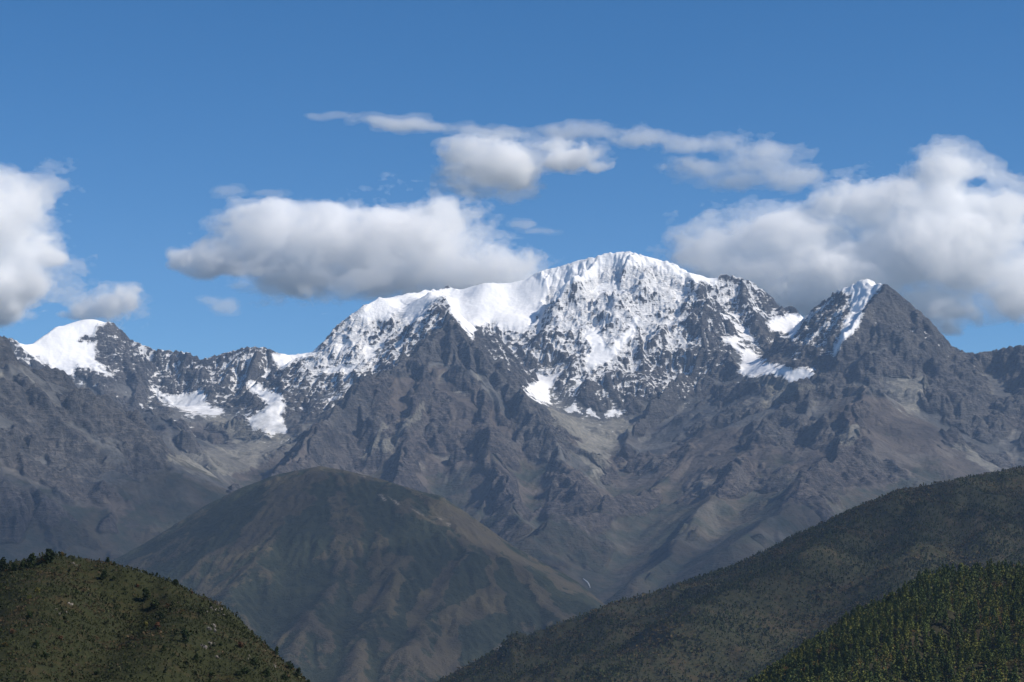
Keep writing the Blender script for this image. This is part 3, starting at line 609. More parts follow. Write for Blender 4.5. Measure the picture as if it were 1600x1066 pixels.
def surface_net(F, org, h):
    """closed quad mesh around F > 0 on a regular grid (F must be < 0 on the border)"""
    s = F > 0
    nx, ny, nz = F.shape
    c = [(i, j, k) for i in (0, 1) for j in (0, 1) for k in (0, 1)]
    cell = np.zeros((nx - 1, ny - 1, nz - 1), np.uint8)
    for i, j, k in c: cell += s[i:nx - 1 + i, j:ny - 1 + j, k:nz - 1 + k]
    act = (cell > 0) & (cell < 8); ids = np.full(act.shape, -1, np.int64); ci = np.argwhere(act); ids[act] = np.arange(len(ci))
    acc = np.zeros((len(ci), 3)); cnt = np.zeros(len(ci)); I, J, K = ci.T
    for a in range(8):
        for b in range(a + 1, 8):
            A, B = c[a], c[b]
            if sum(x != y for x, y in zip(A, B)) != 1: continue
            fa = F[I + A[0], J + A[1], K + A[2]]; fb = F[I + B[0], J + B[1], K + B[2]]
            m = (fa > 0) != (fb > 0); t = np.where(m, fa / (fa - fb + 1e-12), 0)
            for ax in range(3): acc[:, ax] += np.where(m, A[ax] + t * (B[ax] - A[ax]), 0)
            cnt += m
    V = (ci + acc / cnt[:, None]) * h + org
    quads = []
    for ax in range(3):
        sl0 = [slice(1, -1)] * 3; sl1 = [slice(1, -1)] * 3
        sl0[ax] = slice(0, -1); sl1[ax] = slice(1, None)
        a, b = s[tuple(sl0)], s[tuple(sl1)]
        e = np.argwhere(a != b); off = np.ones(3, int); off[ax] = 0; e = e + off
        sgn = s[e[:, 0], e[:, 1], e[:, 2]]
        o1, o2 = [x for x in range(3) if x != ax]
        def cid(d1, d2):
            q = e.copy(); q[:, o1] -= d1; q[:, o2] -= d2; return ids[q[:, 0], q[:, 1], q[:, 2]]
        q = np.stack([cid(1, 1), cid(0, 1), cid(0, 0), cid(1, 0)], -1)
        flip = sgn if ax != 1 else ~sgn
        q[~flip] = q[~flip][:, ::-1]
        quads.append(q)
    return V, np.concatenate(quads)
def raw_mesh(name, V, Q, mats, smooth=False, k=4):
    me = bpy.data.meshes.new(name); V = np.ascontiguousarray(V, np.float32); Q = np.ascontiguousarray(Q, np.int32)
    me.vertices.add(len(V)); me.vertices.foreach_set('co', V.reshape(-1))
    me.loops.add(Q.size); me.loops.foreach_set('vertex_index', Q.reshape(-1))
    me.polygons.add(len(Q)); me.polygons.foreach_set('loop_start', np.arange(0, Q.size, k, dtype=np.int32))
    me.update(calc_edges=True)
    if smooth: me.polygons.foreach_set('use_smooth', np.ones(len(Q), bool))
    for m_ in mats: me.materials.append(m_)
    return me
def vol_mat(name, dens, aniso=0.0, col=(1, 1, 1)):
    m_ = bpy.data.materials.new(name); m_.use_nodes = True; n = m_.node_tree.nodes; n.clear()
    o = n.new('ShaderNodeOutputMaterial'); v = n.new('ShaderNodeVolumePrincipled')
    v.inputs['Density'].default_value = dens; v.inputs['Color'].default_value = (*col, 1); v.inputs['Anisotropy'].default_value = aniso
    m_.node_tree.links.new(v.outputs[0], o.inputs['Volume'])
    try: m_.cycles.homogeneous_volume = True
    except Exception: pass
    return m_
VM = {}
def cloud(label, blobs, D, h=20.0, shells=((0.0, 0.0017), (0.0, 0.0028), (0.22, 0.006)), amp=0.95, wl0=900.0, flat=None, seed=0, aspect=0.8, group=None, billow=0.5, gain=0.68, wisp=0.12):
    px = D / F_PX
    E = []
    for b in blobs:
        u, v, ru, rv = b[:4]; dd = b[4] if len(b) > 4 else 0.0
        c = W(u, v, D + dd); E.append((c, np.array((ru * px, min(ru, rv * 1.6) * px * aspect, rv * px))))
    pad = 1.5
    lo = np.min([c - r * pad for c, r in E], 0); hi = np.max([c + r * pad for c, r in E], 0)
    n = np.ceil((hi - lo) / h).astype(int) + 1
    x, y, z = [lo[i] + h * np.arange(n[i], dtype=np.float32) for i in range(3)]
    X, Y, Z = np.meshgrid(x, y, z, indexing='ij')
    wx = 0.10 * wl0 * perlin3(X / wl0 * 1.6, Y / wl0 * 1.6, Z / wl0 * 1.6, seed + 40); wz = 0.10 * wl0 * perlin3(X / wl0 * 1.6 + 9, Y / wl0 * 1.6, Z / wl0 * 1.6, seed + 41)
    F = np.full(X.shape, -2.0, np.float32)
    for c, r in E:
        d = np.sqrt(((X + wx - c[0]) / r[0]) ** 2 + ((Y - c[1]) / r[1]) ** 2 + ((Z + wz - c[2]) / r[2]) ** 2)
        a = 1 - d; k = 0.18
        hh = np.clip(0.5 + 0.5 * (F - a) / k, 0, 1); F = a + (F - a) * hh + k * hh * (1 - hh)
    s_ = 0; s2 = 0; A = 1.0; f = 1.0 / wl0
    for i in range(7):
        q = perlin3(X * f, Y * f, Z * f * 1.2, seed + i)
        s_ = s_ + A * ((1 - billow) * q + billow * (0.42 - 1.9 * np.abs(q)) if i > 0 else 0.45 * q)
        if i < 6: s2 = s2 + A * (0.6 if i == 0 else 1.0) * (perlin3(X * f * 0.8 + 31, Y * f, Z * f * 1.6, seed + 60 + i))
        A *= gain; f *= 2.0
    FV = F + amp * (0.35 * s_ + 1.0 * s2) + wisp
    F = F + amp * s_
    if flat is not None:
        zb = W(800, flat, D)[2]; cut = np.clip((zb - Z) / (60 * px * 0.6), 0, 3) * 0.5; F = F - cut; FV = FV - cut
    for ax in range(3):
        sl = [slice(None)] * 3
        for e in (0, -1): sl[ax] = e; F[tuple(sl)] = -1.0; FV[tuple(sl)] = -1.0
    root = bpy.data.objects.new('cloud', None); COL.objects.link(root)
    ctr = (lo + hi) / 2; root.location = ctr
    root['label'] = label; root['category'] = 'cloud'
    if group: root['group'] = group
    nm = ('veil', 'mantle', 'core')
    tot = 0
    for i, (iso, dens) in enumerate(shells):
        G = (FV if i == 0 else F) - iso
        if not (G > 0).any(): continue
        V, Q = surface_net(G, lo - ctr, h)
        if dens not in VM: VM[dens] = vol_mat('cloud_vapour', dens)
        me = raw_mesh('cloud_' + nm[i], V, Q, [VM[dens]])
        o = bpy.data.objects.new(nm[i], me); COL.objects.link(o); o.parent = root; tot += len(Q)
    log('cloud', tuple(n), tot)
G_ = 'clouds drifting behind the snow range'
cloud('tall white cloud cut off by the left edge of the picture', [(20,325,72,44),(-50,345,110,70),(35,385,74,45),(-30,430,100,60),(25,455,50,38),(85,405,34,20),(15,490,42,14),(-60,300,80,30)], 20000, 14, seed=3, group=G_)
cloud('small white puff beside the leftmost snow peak', [(178,478,40,26,),(150,486,40,18),(112,492,26,9),(200,466,18,18)], 19000, 14, wl0=420, seed=8, group=G_)
cloud('long grey bellied cloud resting on the snowy saddle between the peaks', [(300,407,34,20),(350,408,60,34),(420,385,70,52),(490,400,100,60),(570,390,110,62),(650,392,110,60),(690,338,46,38,500),(640,350,60,30,500),(620,430,110,40),(740,424,90,42),(800,446,60,26),(835,452,30,14),(430,335,60,26),(520,340,60,24),(600,340,50,20)], 18500, 14, flat=478, seed=12, wl0=700, group=G_)
cloud('rounded white puff under the long thin streak of cloud', [(730,238,34,26),(770,262,68,40),(812,275,34,24),(885,250,52,20),(870,228,40,12),(930,262,26,10)], 21000, 14, wl0=600, seed=21, group=G_)
cloud('small thin scrap at the left end of the long thin streak of cloud', [(495,182,32,7),(525,180,28,8)], 22000, 16, shells=((-0.1, 0.0012), (0.15, 0.002)), wl0=400, amp=0.5, seed=35, group=G_)
cloud('narrow flat cloud between the thin scrap and the long thin streak', [(590,189,40,9),(630,194,56,14),(672,199,36,8)], 22000, 16, shells=((-0.1, 0.0014), (0.1, 0.0025), (0.35, 0.003)), wl0=500, amp=0.5, seed=36, group=G_)
cloud('long thin streak of cloud high above the summit', [(730,202,50,7),(790,205,90,10),(915,208,80,15),(1010,217,90,15),(1110,226,90,16),(1190,240,60,17),(1110,262,70,16),(1160,280,60,16),(1240,276,70,20),(1180,258,80,16)], 22000, 16, shells=((0.0, 0.0012), (0.1, 0.0012), (0.4, 0.0015)), wl0=600, amp=0.85, seed=31, group=G_)
cloud('great heaped white cloud behind the right-hand rock pyramid', [(1475,268,72,42),(1430,315,100,50),(1545,322,50,24),(1350,335,90,38),(1250,362,110,38),(1125,392,84,26),(1065,380,32,14),(1200,425,120,45),(1320,430,140,60),(1480,400,120,72),(1590,450,60,50),(1440,480,130,36),(1490,515,26,16),(1250,460,90,36)], 20500, 17, seed=44, wl0=1000, group=G_)
cloud('faint small wisp between the grey bellied cloud and the summit', [(815,350,24,8),(845,362,30,6)], 19500, 12, shells=((-0.1, 0.0012), (0.12, 0.003)), wl0=300, amp=0.6, seed=51, group=G_)
cloud('faint ragged wisp above the left end of the grey bellied cloud', [(360,298,30,9),(415,302,34,6)], 19500, 12, shells=((-0.1, 0.0010), (0.12, 0.002)), wl0=300, amp=0.6, seed=57, group=G_)
cloud('faint ragged wisp under the left end of the grey bellied cloud', [(352,478,22,12),(330,470,20,7)], 19500, 12, shells=((-0.1, 0.0010), (0.12, 0.0025)), wl0=300, amp=0.6, seed=61, group=G_)
# unseen cloud added out of frame, each blob set sunward to shade a slope
SD = np.array((math.sin(R(SUN_AZ)) * math.cos(R(SUN_EL)), math.cos(R(SUN_AZ)) * math.cos(R(SUN_EL)), math.sin(R(SUN_EL))))
def cover(spots, zc, h=70.0, seed=91, dens=0.0016):
    E = []
    for (su, sv, sD, r1, r2) in spots:
        t_ = W(su, sv, sD); c = t_ + SD * ((zc - t_[2]) / SD[2]); E.append((c, np.array((r1, r2, min(r1, r2) * 0.45))))
    V_, Q_, off_ = [], [], 0
    for k_, (c, r_) in enumerate(E):
        lo = c - r_ * 1.5; n = np.ceil(r_ * 3 / h).astype(int) + 1; g3 = np.meshgrid(*[lo[i] + h * np.arange(n[i], dtype=np.float32) for i in range(3)], indexing='ij')
        F = 1 - np.sqrt(sum(((g3[i] - c[i]) / r_[i]) ** 2 for i in range(3)))
        for i in range(4): F = F + 0.42 * 0.55 ** i * perlin3(g3[0] * 2 ** i / 700, g3[1] * 2 ** i / 700, g3[2] * 2 ** i / 700, seed + i)
        for ax in range(3):
            sl = [slice(None)] * 3
            for e in (0, -1): sl[ax] = e; F[tuple(sl)] = -1.0
        v_, q_ = surface_net(F, lo, h); V_.append(v_); Q_.append(q_ + off_); off_ += len(v_)
    o = bpy.data.objects.new('cloud_cover', raw_mesh('cloud_cover', np.concatenate(V_), np.concatenate(Q_), [vol_mat('overhead_vapour', dens)])); COL.objects.link(o); o['kind'] = 'stuff'
cover([(1100,640,12900,260,330),(1030,670,12500,220,200),(240,665,12000,420,260),(330,690,12000,260,200),(420,715,11800,420,160),(1385,715,11500,260,170),
       (230,790,9800,420,420),(60,840,9000,800,420),(450,820,7900,560,330),(700,900,7400,460,330),(880,930,7300,300,260),(560,980,7100,700,260),
       (900,860,9600,620,420),(1150,830,9700,620,420),(1000,930,9200,600,300),(1300,860,4400,520,260),(1050,960,3900,420,260),(1500,800,4500,420,260),(860,1020,3700,300,200)], 3300)
# ------------------------------------------------------------------ the air
hz = bpy.data.meshes.new('haze')
hx0, hx1, hy0, hy1, hz0, hz1 = -8000, 8000, -400, 16600, -736, 2420
hv = [(x, y, z) for x in (hx0, hx1) for y in (hy0, hy1) for z in (hz0, hz1)]
hz.from_pydata(hv, [], [(0, 1, 3, 2), (4, 6, 7, 5), (0, 4, 5, 1), (2, 3, 7, 6), (0, 2, 6, 4), (1, 5, 7, 3)])
ho = bpy.data.objects.new('haze', hz); COL.objects.link(ho); ho['kind'] = 'stuff'
hz.materials.append(vol_mat('haze_air', 1.8e-5, 0.0, (0.44, 0.65, 1.0)))

# ================================================================== vegetation and stones
log('plants')
def leaf_mat(name, cols, rnd='object'):
    m = NT(name); n = m.noise(1.2 if rnd == 'object' else 3.0, 2)
    if rnd == 'object': r = m.n.new('ShaderNodeObjectInfo').outputs['Random']
    else: r = m.attr('tint')
    cr = m.n.new('ShaderNodeValToRGB'); m.l.new(r, cr.inputs[0]); e = cr.color_ramp.elements
    while len(e) < len(cols): e.new(0.5)
    for i, (p_, c_) in enumerate(cols): e[i].position = p_; e[i].color = (*c_, 1)
    m.put(m.b.inputs['Base Color'], m.mix(m.step(n, 0.3, 0.7, 0, 0.3), cr.outputs[0], (0.018, 0.026, 0.012)))
    m.b.inputs['Roughness'].default_value = 0.8
    return m.m
CONIF = [(0.0, (0.045, 0.069, 0.024)), (0.3, (0.069, 0.095, 0.027)), (0.6, (0.112, 0.129, 0.032)), (0.8, (0.158, 0.156, 0.036)), (1.0, (0.055, 0.079, 0.032))]
AUT = [(0.0, (0.110, 0.108, 0.028)), (0.35, (0.145, 0.115, 0.030)), (0.6, (0.150, 0.092, 0.030)), (0.8, (0.115, 0.066, 0.030)), (1.0, (0.09, 0.09, 0.028))]
m_con = leaf_mat('conifer_needles', CONIF); m_aut = leaf_mat('autumn_leaves', AUT)
m_mass_con = leaf_mat('forest_needles', CONIF, 'attr'); m_mass_aut = leaf_mat('forest_leaves', AUT, 'attr')
m_bush = leaf_mat('bush_leaves', [(0.0, (0.018, 0.028, 0.013)), (0.5, (0.026, 0.040, 0.015)), (1.0, (0.034, 0.046, 0.017))])
m_ybush = leaf_mat('yellowing_leaves', [(0.0, (0.12, 0.10, 0.025)), (0.5, (0.10, 0.11, 0.03)), (1.0, (0.13, 0.085, 0.03))])
m_rbush = leaf_mat('rust_leaves', [(0.0, (0.13, 0.055, 0.03)), (0.5, (0.11, 0.06, 0.035)), (1.0, (0.14, 0.07, 0.03))])
bk = NT('bark'); bk.put(bk.b.inputs['Base Color'], bk.mix(bk.noise(0.4, 3), (0.05, 0.04, 0.03), (0.11, 0.09, 0.07)))
def leaves(c, sz, rng_, up=0.0):
    """small quads round the points c with sides sz, randomly turned"""
    n = len(c); a = rng_.normal(size=(n, 3)); a /= np.linalg.norm(a, axis=1)[:, None]; b = rng_.normal(size=(n, 3)); b[:, 2] -= up
    b -= (a * b).sum(1)[:, None] * a; b /= np.linalg.norm(b, axis=1)[:, None]
    a = a * sz[:, None] * 0.5; b = b * sz[:, None] * 0.5 * rng_.uniform(0.6, 1.2, n)[:, None]
    V = np.stack([c - a - b, c + a - b * 0.6, c + a * 0.7 + b, c - a * 0.8 + b * 0.9], 1).reshape(-1, 3); return V
def conifer_pts(n, r):
    h = r.rand(n) ** 0.8 * 0.92 + 0.08; tier = 0.72 + 0.28 * np.abs(np.sin(h * 22 + r.rand() * 6)); az = r.rand(n) * 6.283
    R_ = 0.24 * (1 - h) ** 0.85 * tier * np.sqrt(r.uniform(0.25, 1, n)) * (1 + 0.25 * np.sin(az * 3 + r.rand() * 6)) + 0.012
    return np.stack([R_ * np.cos(az), R_ * np.sin(az), h - 0.10 * R_], 1)
def broad_pts(n, r, flat=0.75):
    k = 7; cen = r.normal(size=(k, 3)) * (0.20, 0.20, 0.12) + (0, 0, 0.60); rad = r.uniform(0.16, 0.28, k); i = r.randint(0, k, n)
    d = r.normal(size=(n, 3)); d /= np.linalg.norm(d, axis=1)[:, None]; p_ = cen[i] + d * rad[i][:, None] * r.uniform(0.6, 1.0, n)[:, None] ** 0.5
    p_[:, 2] = np.maximum(p_[:, 2] * flat + 0.12, 0.03); return p_
def bush_pts(n, r, tall=False):
    k = 9; a = r.rand(k) * 6.283; q = r.uniform(0.0, 0.30, k); z = r.uniform(0.18, 0.72, k); q *= (1.05 - z) * 1.4
    if tall: q *= 0.8
    cen = np.stack([q * np.cos(a), q * np.sin(a), z], 1); rad = r.uniform(0.17, 0.27, k) * (1.25 - 0.6 * z); i = r.randint(0, k, n)
    d = r.normal(size=(n, 3)); d /= np.linalg.norm(d, axis=1)[:, None]; p_ = cen[i] + d * rad[i][:, None] * r.uniform(0.5, 1.0, n)[:, None] ** 0.5
    p_[:, 2] = np.maximum(p_[:, 2], 0.0); return p_
def tube(path, r0, r1, sides=6):
    V = []; Q = []
    for i, c_ in enumerate(path):
        r_ = r0 + (r1 - r0) * i / (len(path) - 1)
        for k in range(sides): V.append((c_[0] + r_ * math.cos(6.2832 * k / sides), c_[1] + r_ * math.sin(6.2832 * k / sides), c_[2]))
    for i in range(len(path) - 1):
        for k in range(sides): a = i * sides + k; b = i * sides + (k + 1) % sides; Q.append((a, b, b + sides, a + sides))
    return V, Q
def trunk_mesh(name, seed, top=0.93, r0=0.017):
    r = random.Random(seed); path = [(r.uniform(-.006, .006) * i, r.uniform(-.006, .006) * i, top * i / 5 - (0.04 if i == 0 else 0)) for i in range(6)]
    V, Q = tube(path, r0, 0.003)
    for k in range(9):
        z = r.uniform(0.2, 0.75) * top; a = r.uniform(0, 6.28); l = 0.2 * (1 - z / top) + 0.03
        v, q = tube([(0, 0, z), (math.cos(a) * l * 0.5, math.sin(a) * l * 0.5, z + 0.01), (math.cos(a) * l, math.sin(a) * l, z + 0.03)], 0.006, 0.002, 4)
        o_ = len(V); V += v; Q += [tuple(x + o_ for x in f) for f in q]
    return raw_mesh(name, V, Q, [bk.m])
def crown_mesh(kind, seed, n, size, mat):
    r = np.random.RandomState(seed); P = conifer_pts(n, r) if kind == 'conifer' else broad_pts(n, r)
    if kind in ('upright', 'bush'): P = bush_pts(n, r, kind == 'upright')
    V = leaves(P, r.uniform(0.6, 1.3, n) * size, r, 0.6 if kind == 'conifer' else 0.0); return raw_mesh(kind + '_crown', V, np.arange(4 * n).reshape(-1, 4), [mat])
def add_plant(name, label, cat, group, loc, h, wf, rz, trunk, crown, lean=0.0):
    o = bpy.data.objects.new(name, None); COL.objects.link(o); o.location = loc; o.rotation_euler = (lean, 0, rz); o.scale = (h * wf, h * wf, h)
    o['label'] = label; o['category'] = cat
    if group: o['group'] = group
    o.empty_display_size = 0.5
    for nm, me in (('trunk', trunk), ('crown', crown)):
        c_ = bpy.data.objects.new(nm, me); COL.objects.link(c_); c_.parent = o
    return o
def hit(F, u, v):
    """where the line of sight through a picture point meets this hill"""
    D = np.arange(F.y0 + 2, F.y0 + (F.ny - 2) * F.d, F.d * 0.5); cx, cy_ = (u - 800.0) / F_PX, (533.0 - v) / F_PX; Y, Z = CP - cy_ * SP, SP + cy_ * CP
    x = cx * D / Y; z = Z * D / Y; h = F.sample(x, D); k = np.argmax(h >= z)
    if h[k] < z[k]: return None
    return x[k], D[k], float(h[k])
def scatter(F, n, seed, ubox, facing=0.0, dens=None):
    r = np.random.RandomState(seed); x = r.uniform(F.x0 + 5, F.x0 + (F.nx - 3) * F.d, n); y = r.uniform(F.y0 + 5, F.y0 + (F.ny - 3) * F.d, n); z = F.sample(x, y)
    u, v = PX(x, y, z); e = F.d * 2; gx = (F.sample(x + e, y) - F.sample(x - e, y)) / (2 * e); gy = (F.sample(x, y + e) - F.sample(x, y - e)) / (2 * e)
    f = (gx * x + gy * y - z) / np.hypot(x, y)       # > 0 where the slope faces the road
    k = (u > ubox[0]) & (u < ubox[1]) & (v > ubox[2]) & (v < ubox[3]) & (f > facing) & (z > F.base + 10)
    return x[k], y[k], z[k], u[k], v[k]
def mass(name, x, y, z, hts, wf, kinds, n_leaf, leaf, seed, mats, lift=0.0, hue=None):
    """one mesh for growth nobody could count"""
    r = np.random.RandomState(seed); N = len(x); base = [conifer_pts(n_leaf, r) for _ in range(6)] + [broad_pts(n_leaf, r) for _ in range(6)]; base = np.array(base)
    idx = np.where(kinds, 6, 0) + r.randint(0, 6, N); P = base[idx] * np.stack([hts * wf, hts * wf, hts], 1)[:, None, :]
    a = r.uniform(0, 6.283, N); ca, sa = np.cos(a)[:, None], np.sin(a)[:, None]; P = np.stack([P[..., 0] * ca - P[..., 1] * sa, P[..., 0] * sa + P[..., 1] * ca, P[..., 2]], -1)
    P += np.stack([x, y, z + lift], 1)[:, None, :]; P = P.reshape(-1, 3); V = leaves(P, np.repeat(hts * leaf, n_leaf) * r.uniform(0.6, 1.3, len(P)), r, 0.3)
    me = raw_mesh(name, V, np.arange(len(V)).reshape(-1, 4), mats); t = np.repeat(r.rand(N) if hue is None else hue, n_leaf * 4)
    at = me.attributes.new('tint', 'FLOAT', 'POINT'); at.data.foreach_set('value', t.astype(np.float32))
    me.polygons.foreach_set('material_index', np.repeat(kinds.astype(np.int32), n_leaf)); me.update()
    o = bpy.data.objects.new(name, me); COL.objects.link(o); o['kind'] = 'stuff'; log(name, N, len(V) // 4); return o
# ---- far ridge: unbroken scrub and forest
x, y, z, u, v = scatter(FE, 170000, 71, (560, 1900, 660, 1160), -0.16)
kind = fbm(x, y, 160, 3, 0.6, 601) + np.random.RandomState(1).normal(size=len(x)) * 0.35 > 0.45
d_ = np.clip(0.75 + fbm(x, y, 110, 3, 0.6, 611) * 0.7, 0.25, 1.3); keep = np.random.RandomState(2).rand(len(x)) < np.clip(d_, 0, 1)
x, y, z, kind, d_ = x[keep], y[keep], z[keep], kind[keep], d_[keep]
rr = np.random.RandomState(3); hts = rr.uniform(3.8, 8.5, len(x)) * (0.6 + 0.4 * d_)
FARM = (leaf_mat('ridge_needles', [(0.0, (0.027, 0.039, 0.015)), (0.5, (0.041, 0.054, 0.019)), (0.85, (0.068, 0.070, 0.021)), (1.0, (0.088, 0.078, 0.022))], 'attr'),
        leaf_mat('ridge_leaves', [(0.0, (0.056, 0.045, 0.023)), (0.5, (0.075, 0.055, 0.024)), (0.9, (0.100, 0.068, 0.025)), (1.0, (0.119, 0.090, 0.028))], 'attr'))
mass('forest', x, y, z, hts, 1.35, kind, 12, 0.40, 4, FARM)
x, y, z, u, v = scatter(FE, 230000, 75, (560, 1900, 660, 1160), -0.16); rr = np.random.RandomState(13)
kind = fbm(x, y, 160, 3, 0.6, 601) + rr.normal(size=len(x)) * 0.35 > 0.30
mass('brushwood', x, y, z, rr.uniform(2.0, 4.2, len(x)), 1.7, kind, 4, 0.62, 14, FARM, -0.4)
# ---- near wooded hill
x, y, z, u, v = scatter(FF, 60000, 72, (1000, 1900, 820, 1180), -0.35)
dd = 1 + 0 * x; g_ = {}
order = np.random.RandomState(5).permutation(len(x)); keep = []
for i in order:
    c_ = (int(x[i] / 3.9), int(y[i] / 4.6))
    if c_ in g_: continue
    g_[c_] = 1; keep.append(i)
x, y, z, u, v = (q[keep] for q in (x, y, z, u, v)); rr = np.random.RandomState(6)
kind = fbm(x, y, 55, 3, 0.6, 621) + rr.normal(size=len(x)) * 0.35 > 0.56
hts = np.where(kind, rr.uniform(4.5, 8, len(x)), rr.uniform(6.5, 13, len(x)))
inview = (u > 1165) & (u < 1598) & (v > 880) & (v < 1066)
score = np.where(inview, hts / y, 0); big_ = np.argsort(-score)[:290]; sel = np.zeros(len(x), bool); sel[big_] = True
TR = [trunk_mesh('tree_trunk', s) for s in range(4)]
CC = [crown_mesh('conifer', 10 + s, 420, 0.058, m_con) for s in range(7)]; CB = [crown_mesh('broadleaf', 30 + s, 340, 0.085, m_aut) for s in range(6)]
GT = 'trees crowded on the near right-hand hill'
for n_, i in enumerate(big_):
    if kind[i]: add_plant('broadleaf_tree', 'round autumn tree with yellow to rust leaves in the dense wood on the near right-hand hill', 'tree', GT, (x[i], y[i], z[i] - 0.2), hts[i], 1.0, rr.uniform(0, 6.28), TR[n_ % 4], CB[n_ % 6])
    else: add_plant('conifer_tree', 'pointed green conifer in the dense wood on the near right-hand hill', 'tree', GT, (x[i], y[i], z[i] - 0.2), hts[i], rr.uniform(1.05, 1.5), rr.uniform(0, 6.28), TR[n_ % 4], CC[n_ % 7])
r_ = ~sel; mass('woods', x[r_], y[r_], z[r_], hts[r_], 1.3, kind[r_], 110, 0.10, 7, (m_mass_con, m_mass_aut))
# undergrowth between the trees
x, y, z, u, v = scatter(FF, 60000, 73, (1000, 1900, 820, 1180), -0.35); rr = np.random.RandomState(8)
kind = rr.rand(len(x)) < 0.5 + 0.4 * fbm(x, y, 40, 2, 0.5, 631)
mass('undergrowth', x, y, z, rr.uniform(1.2, 3.2, len(x)), 1.6, kind, 8, 0.42, 9, (m_mass_con, m_mass_aut), -0.3)
# ---- near grassy hill
x, y, z, u, v = scatter(FG, 150000, 74, (-140, 540, 820, 1110), -0.18); rr = np.random.RandomState(10)
q = fbm(x, y, 26, 4, 0.6, 641) + rr.normal(size=len(x)) * 0.25
kind = q > 0.42; h_ = rr.uniform(0.35, 1.1, len(x)) * np.where(rr.rand(len(x)) < 0.06, 1.8, 1.0)
GRM = (leaf_mat('scrub_green', [(0.0, (0.028, 0.036, 0.014)), (0.5, (0.038, 0.044, 0.018)), (0.9, (0.050, 0.054, 0.022)), (1.0, (0.07, 0.07, 0.035))], 'attr'),
       leaf_mat('scrub_brown', [(0.0, (0.045, 0.040, 0.020)), (0.5, (0.060, 0.046, 0.024)), (0.9, (0.085, 0.056, 0.032)), (1.0, (0.14, 0.10, 0.07))], 'attr'))
mass('scrub', x, y, z, h_, 1.7, kind, 9, 0.36, 11, GRM, -0.1)
BT = [trunk_mesh('bush_stem', 60 + s, 0.6, 0.025) for s in range(3)]
BC = {k: [crown_mesh('bush', 80 + s, 380, 0.11, mm) for s in range(4)] for k, mm in (('g', m_bush), ('y', m_ybush), ('r', m_rbush))}
PC = [crown_mesh('upright', 95 + s, 380, 0.10, m_bush) for s in range(3)]
GB = 'dark bushes dotted over the near left hillside'; LB = 'small dark green bush among the scrub of the near left hillside'
BUSH = [  # column, row of the foot, height and width in pixels, kind, label
 (4,892,26,26,'g','dark bush on the hilltop cut off by the left edge of the picture'),(22,890,14,18,'g','low dark bush on the hilltop beside the one at the left edge'),
 (50,888,30,24,'c','tallest dark bush on the crest of the near left hill'),(36,890,18,16,'g','short bush leaning against the tallest bush of the hilltop'),(66,880,12,16,'r','low rusty bush between the two big bushes on the hilltop'),
 (77,878,26,30,'g','broad round green bush on the very top of the near left hill'),(97,871,12,12,'y','small yellowish bush just right of the round bush on the hilltop'),
 (168,880,13,14,'g','small dark bush alone on the skyline right of the hilltop'),(178,881,8,10,'g','tiny bush beside the small dark one on the skyline'),(245,901,9,8,'c','tiny upright bush on the falling skyline of the near left hill'),
 (275,915,16,14,'c','upright dark bush on the skyline where the near left hill begins to drop'),
 (162,905,17,18,'g','round dark bush just below the skyline of the near left hill'),(177,907,9,12,'g',None),(58,926,10,14,'y','small yellow-green bush high on the near left slope'),(46,938,11,14,'y','yellowing bush low under the hilltop bushes'),
 (228,940,26,22,'c','largest dark bush in the middle of the near left slope'),(240,952,20,24,'g','wide dark bush just below the largest one on the slope'),(252,968,14,14,'g',None),(181,954,10,12,'g',None),(194,968,12,12,'g',None),
 (45,968,16,16,'g',None),(118,928,9,12,'g',None),(95,1000,8,12,'r',None),(57,1014,18,16,'c',None),(70,1028,12,18,'g',None),(110,1026,10,12,'g',None),(288,1004,28,24,'c','tall dark bush left of the grey rock outcrop'),
 (256,1020,16,12,'c',None),(271,1026,8,10,'g',None),(246,982,12,16,'r','rust red bush in the middle of the near left slope'),(228,980,14,14,'y','orange yellow bush beside the rust red one'),(284,960,10,12,'y','bright yellow-green bush high above the rock outcrop'),
 (307,1036,18,14,'c',None),(290,1038,7,14,'g',None),(375,1012,13,16,'r','rusty orange bush right of the grey rock outcrop'),(392,1012,8,8,'g',None),(398,1040,16,20,'g',None),(384,1054,14,24,'g',None),(372,1056,10,14,'g',None),
 (432,1024,18,12,'c','upright dark bush on the steep right-hand edge of the near left hill'),(418,1058,18,20,'g',None),(452,1048,18,18,'g',None),(466,1060,20,16,'c',None),(482,1070,14,12,'c',None),(445,1064,14,16,'g',None),
 (200,1048,8,12,'g',None),(150,1055,9,14,'g',None),(20,990,9,12,'r',None),(8,1010,8,14,'y',None),(130,985,7,10,'g',None),(330,1058,10,14,'g',None),(345,1010,8,10,'g',None),(310,960,9,12,'g',None),(262,950,8,10,'r',None),(215,918,7,10,'r',None),(300,928,6,8,'r',None)]
for n_, (bu, bv, bh, bw, bk_, lab) in enumerate(BUSH):
    p_ = hit(FG, bu, max(bv, 0)); k_ = 0
    while p_ is None and k_ < 12: k_ += 1; p_ = hit(FG, bu, bv + k_)
    if p_ is None: continue
    hm = bh * p_[1] / F_PX * 1.0; wf = (bw / bh) * 0.95
    cr = PC[n_ % 3] if bk_ == 'c' else BC[bk_][n_ % 4]
    L_ = lab or {'g': LB, 'c': 'small upright dark green bush among the scrub of the near left hillside', 'y': 'small yellowing bush among the scrub of the near left hillside', 'r': 'small rust coloured bush among the scrub of the near left hillside'}[bk_]
    add_plant('bush', L_, 'bush', GB, (p_[0], p_[1], p_[2] - 0.06 * hm), hm, wf, n_ * 1.7, BT[n_ % 3], cr)
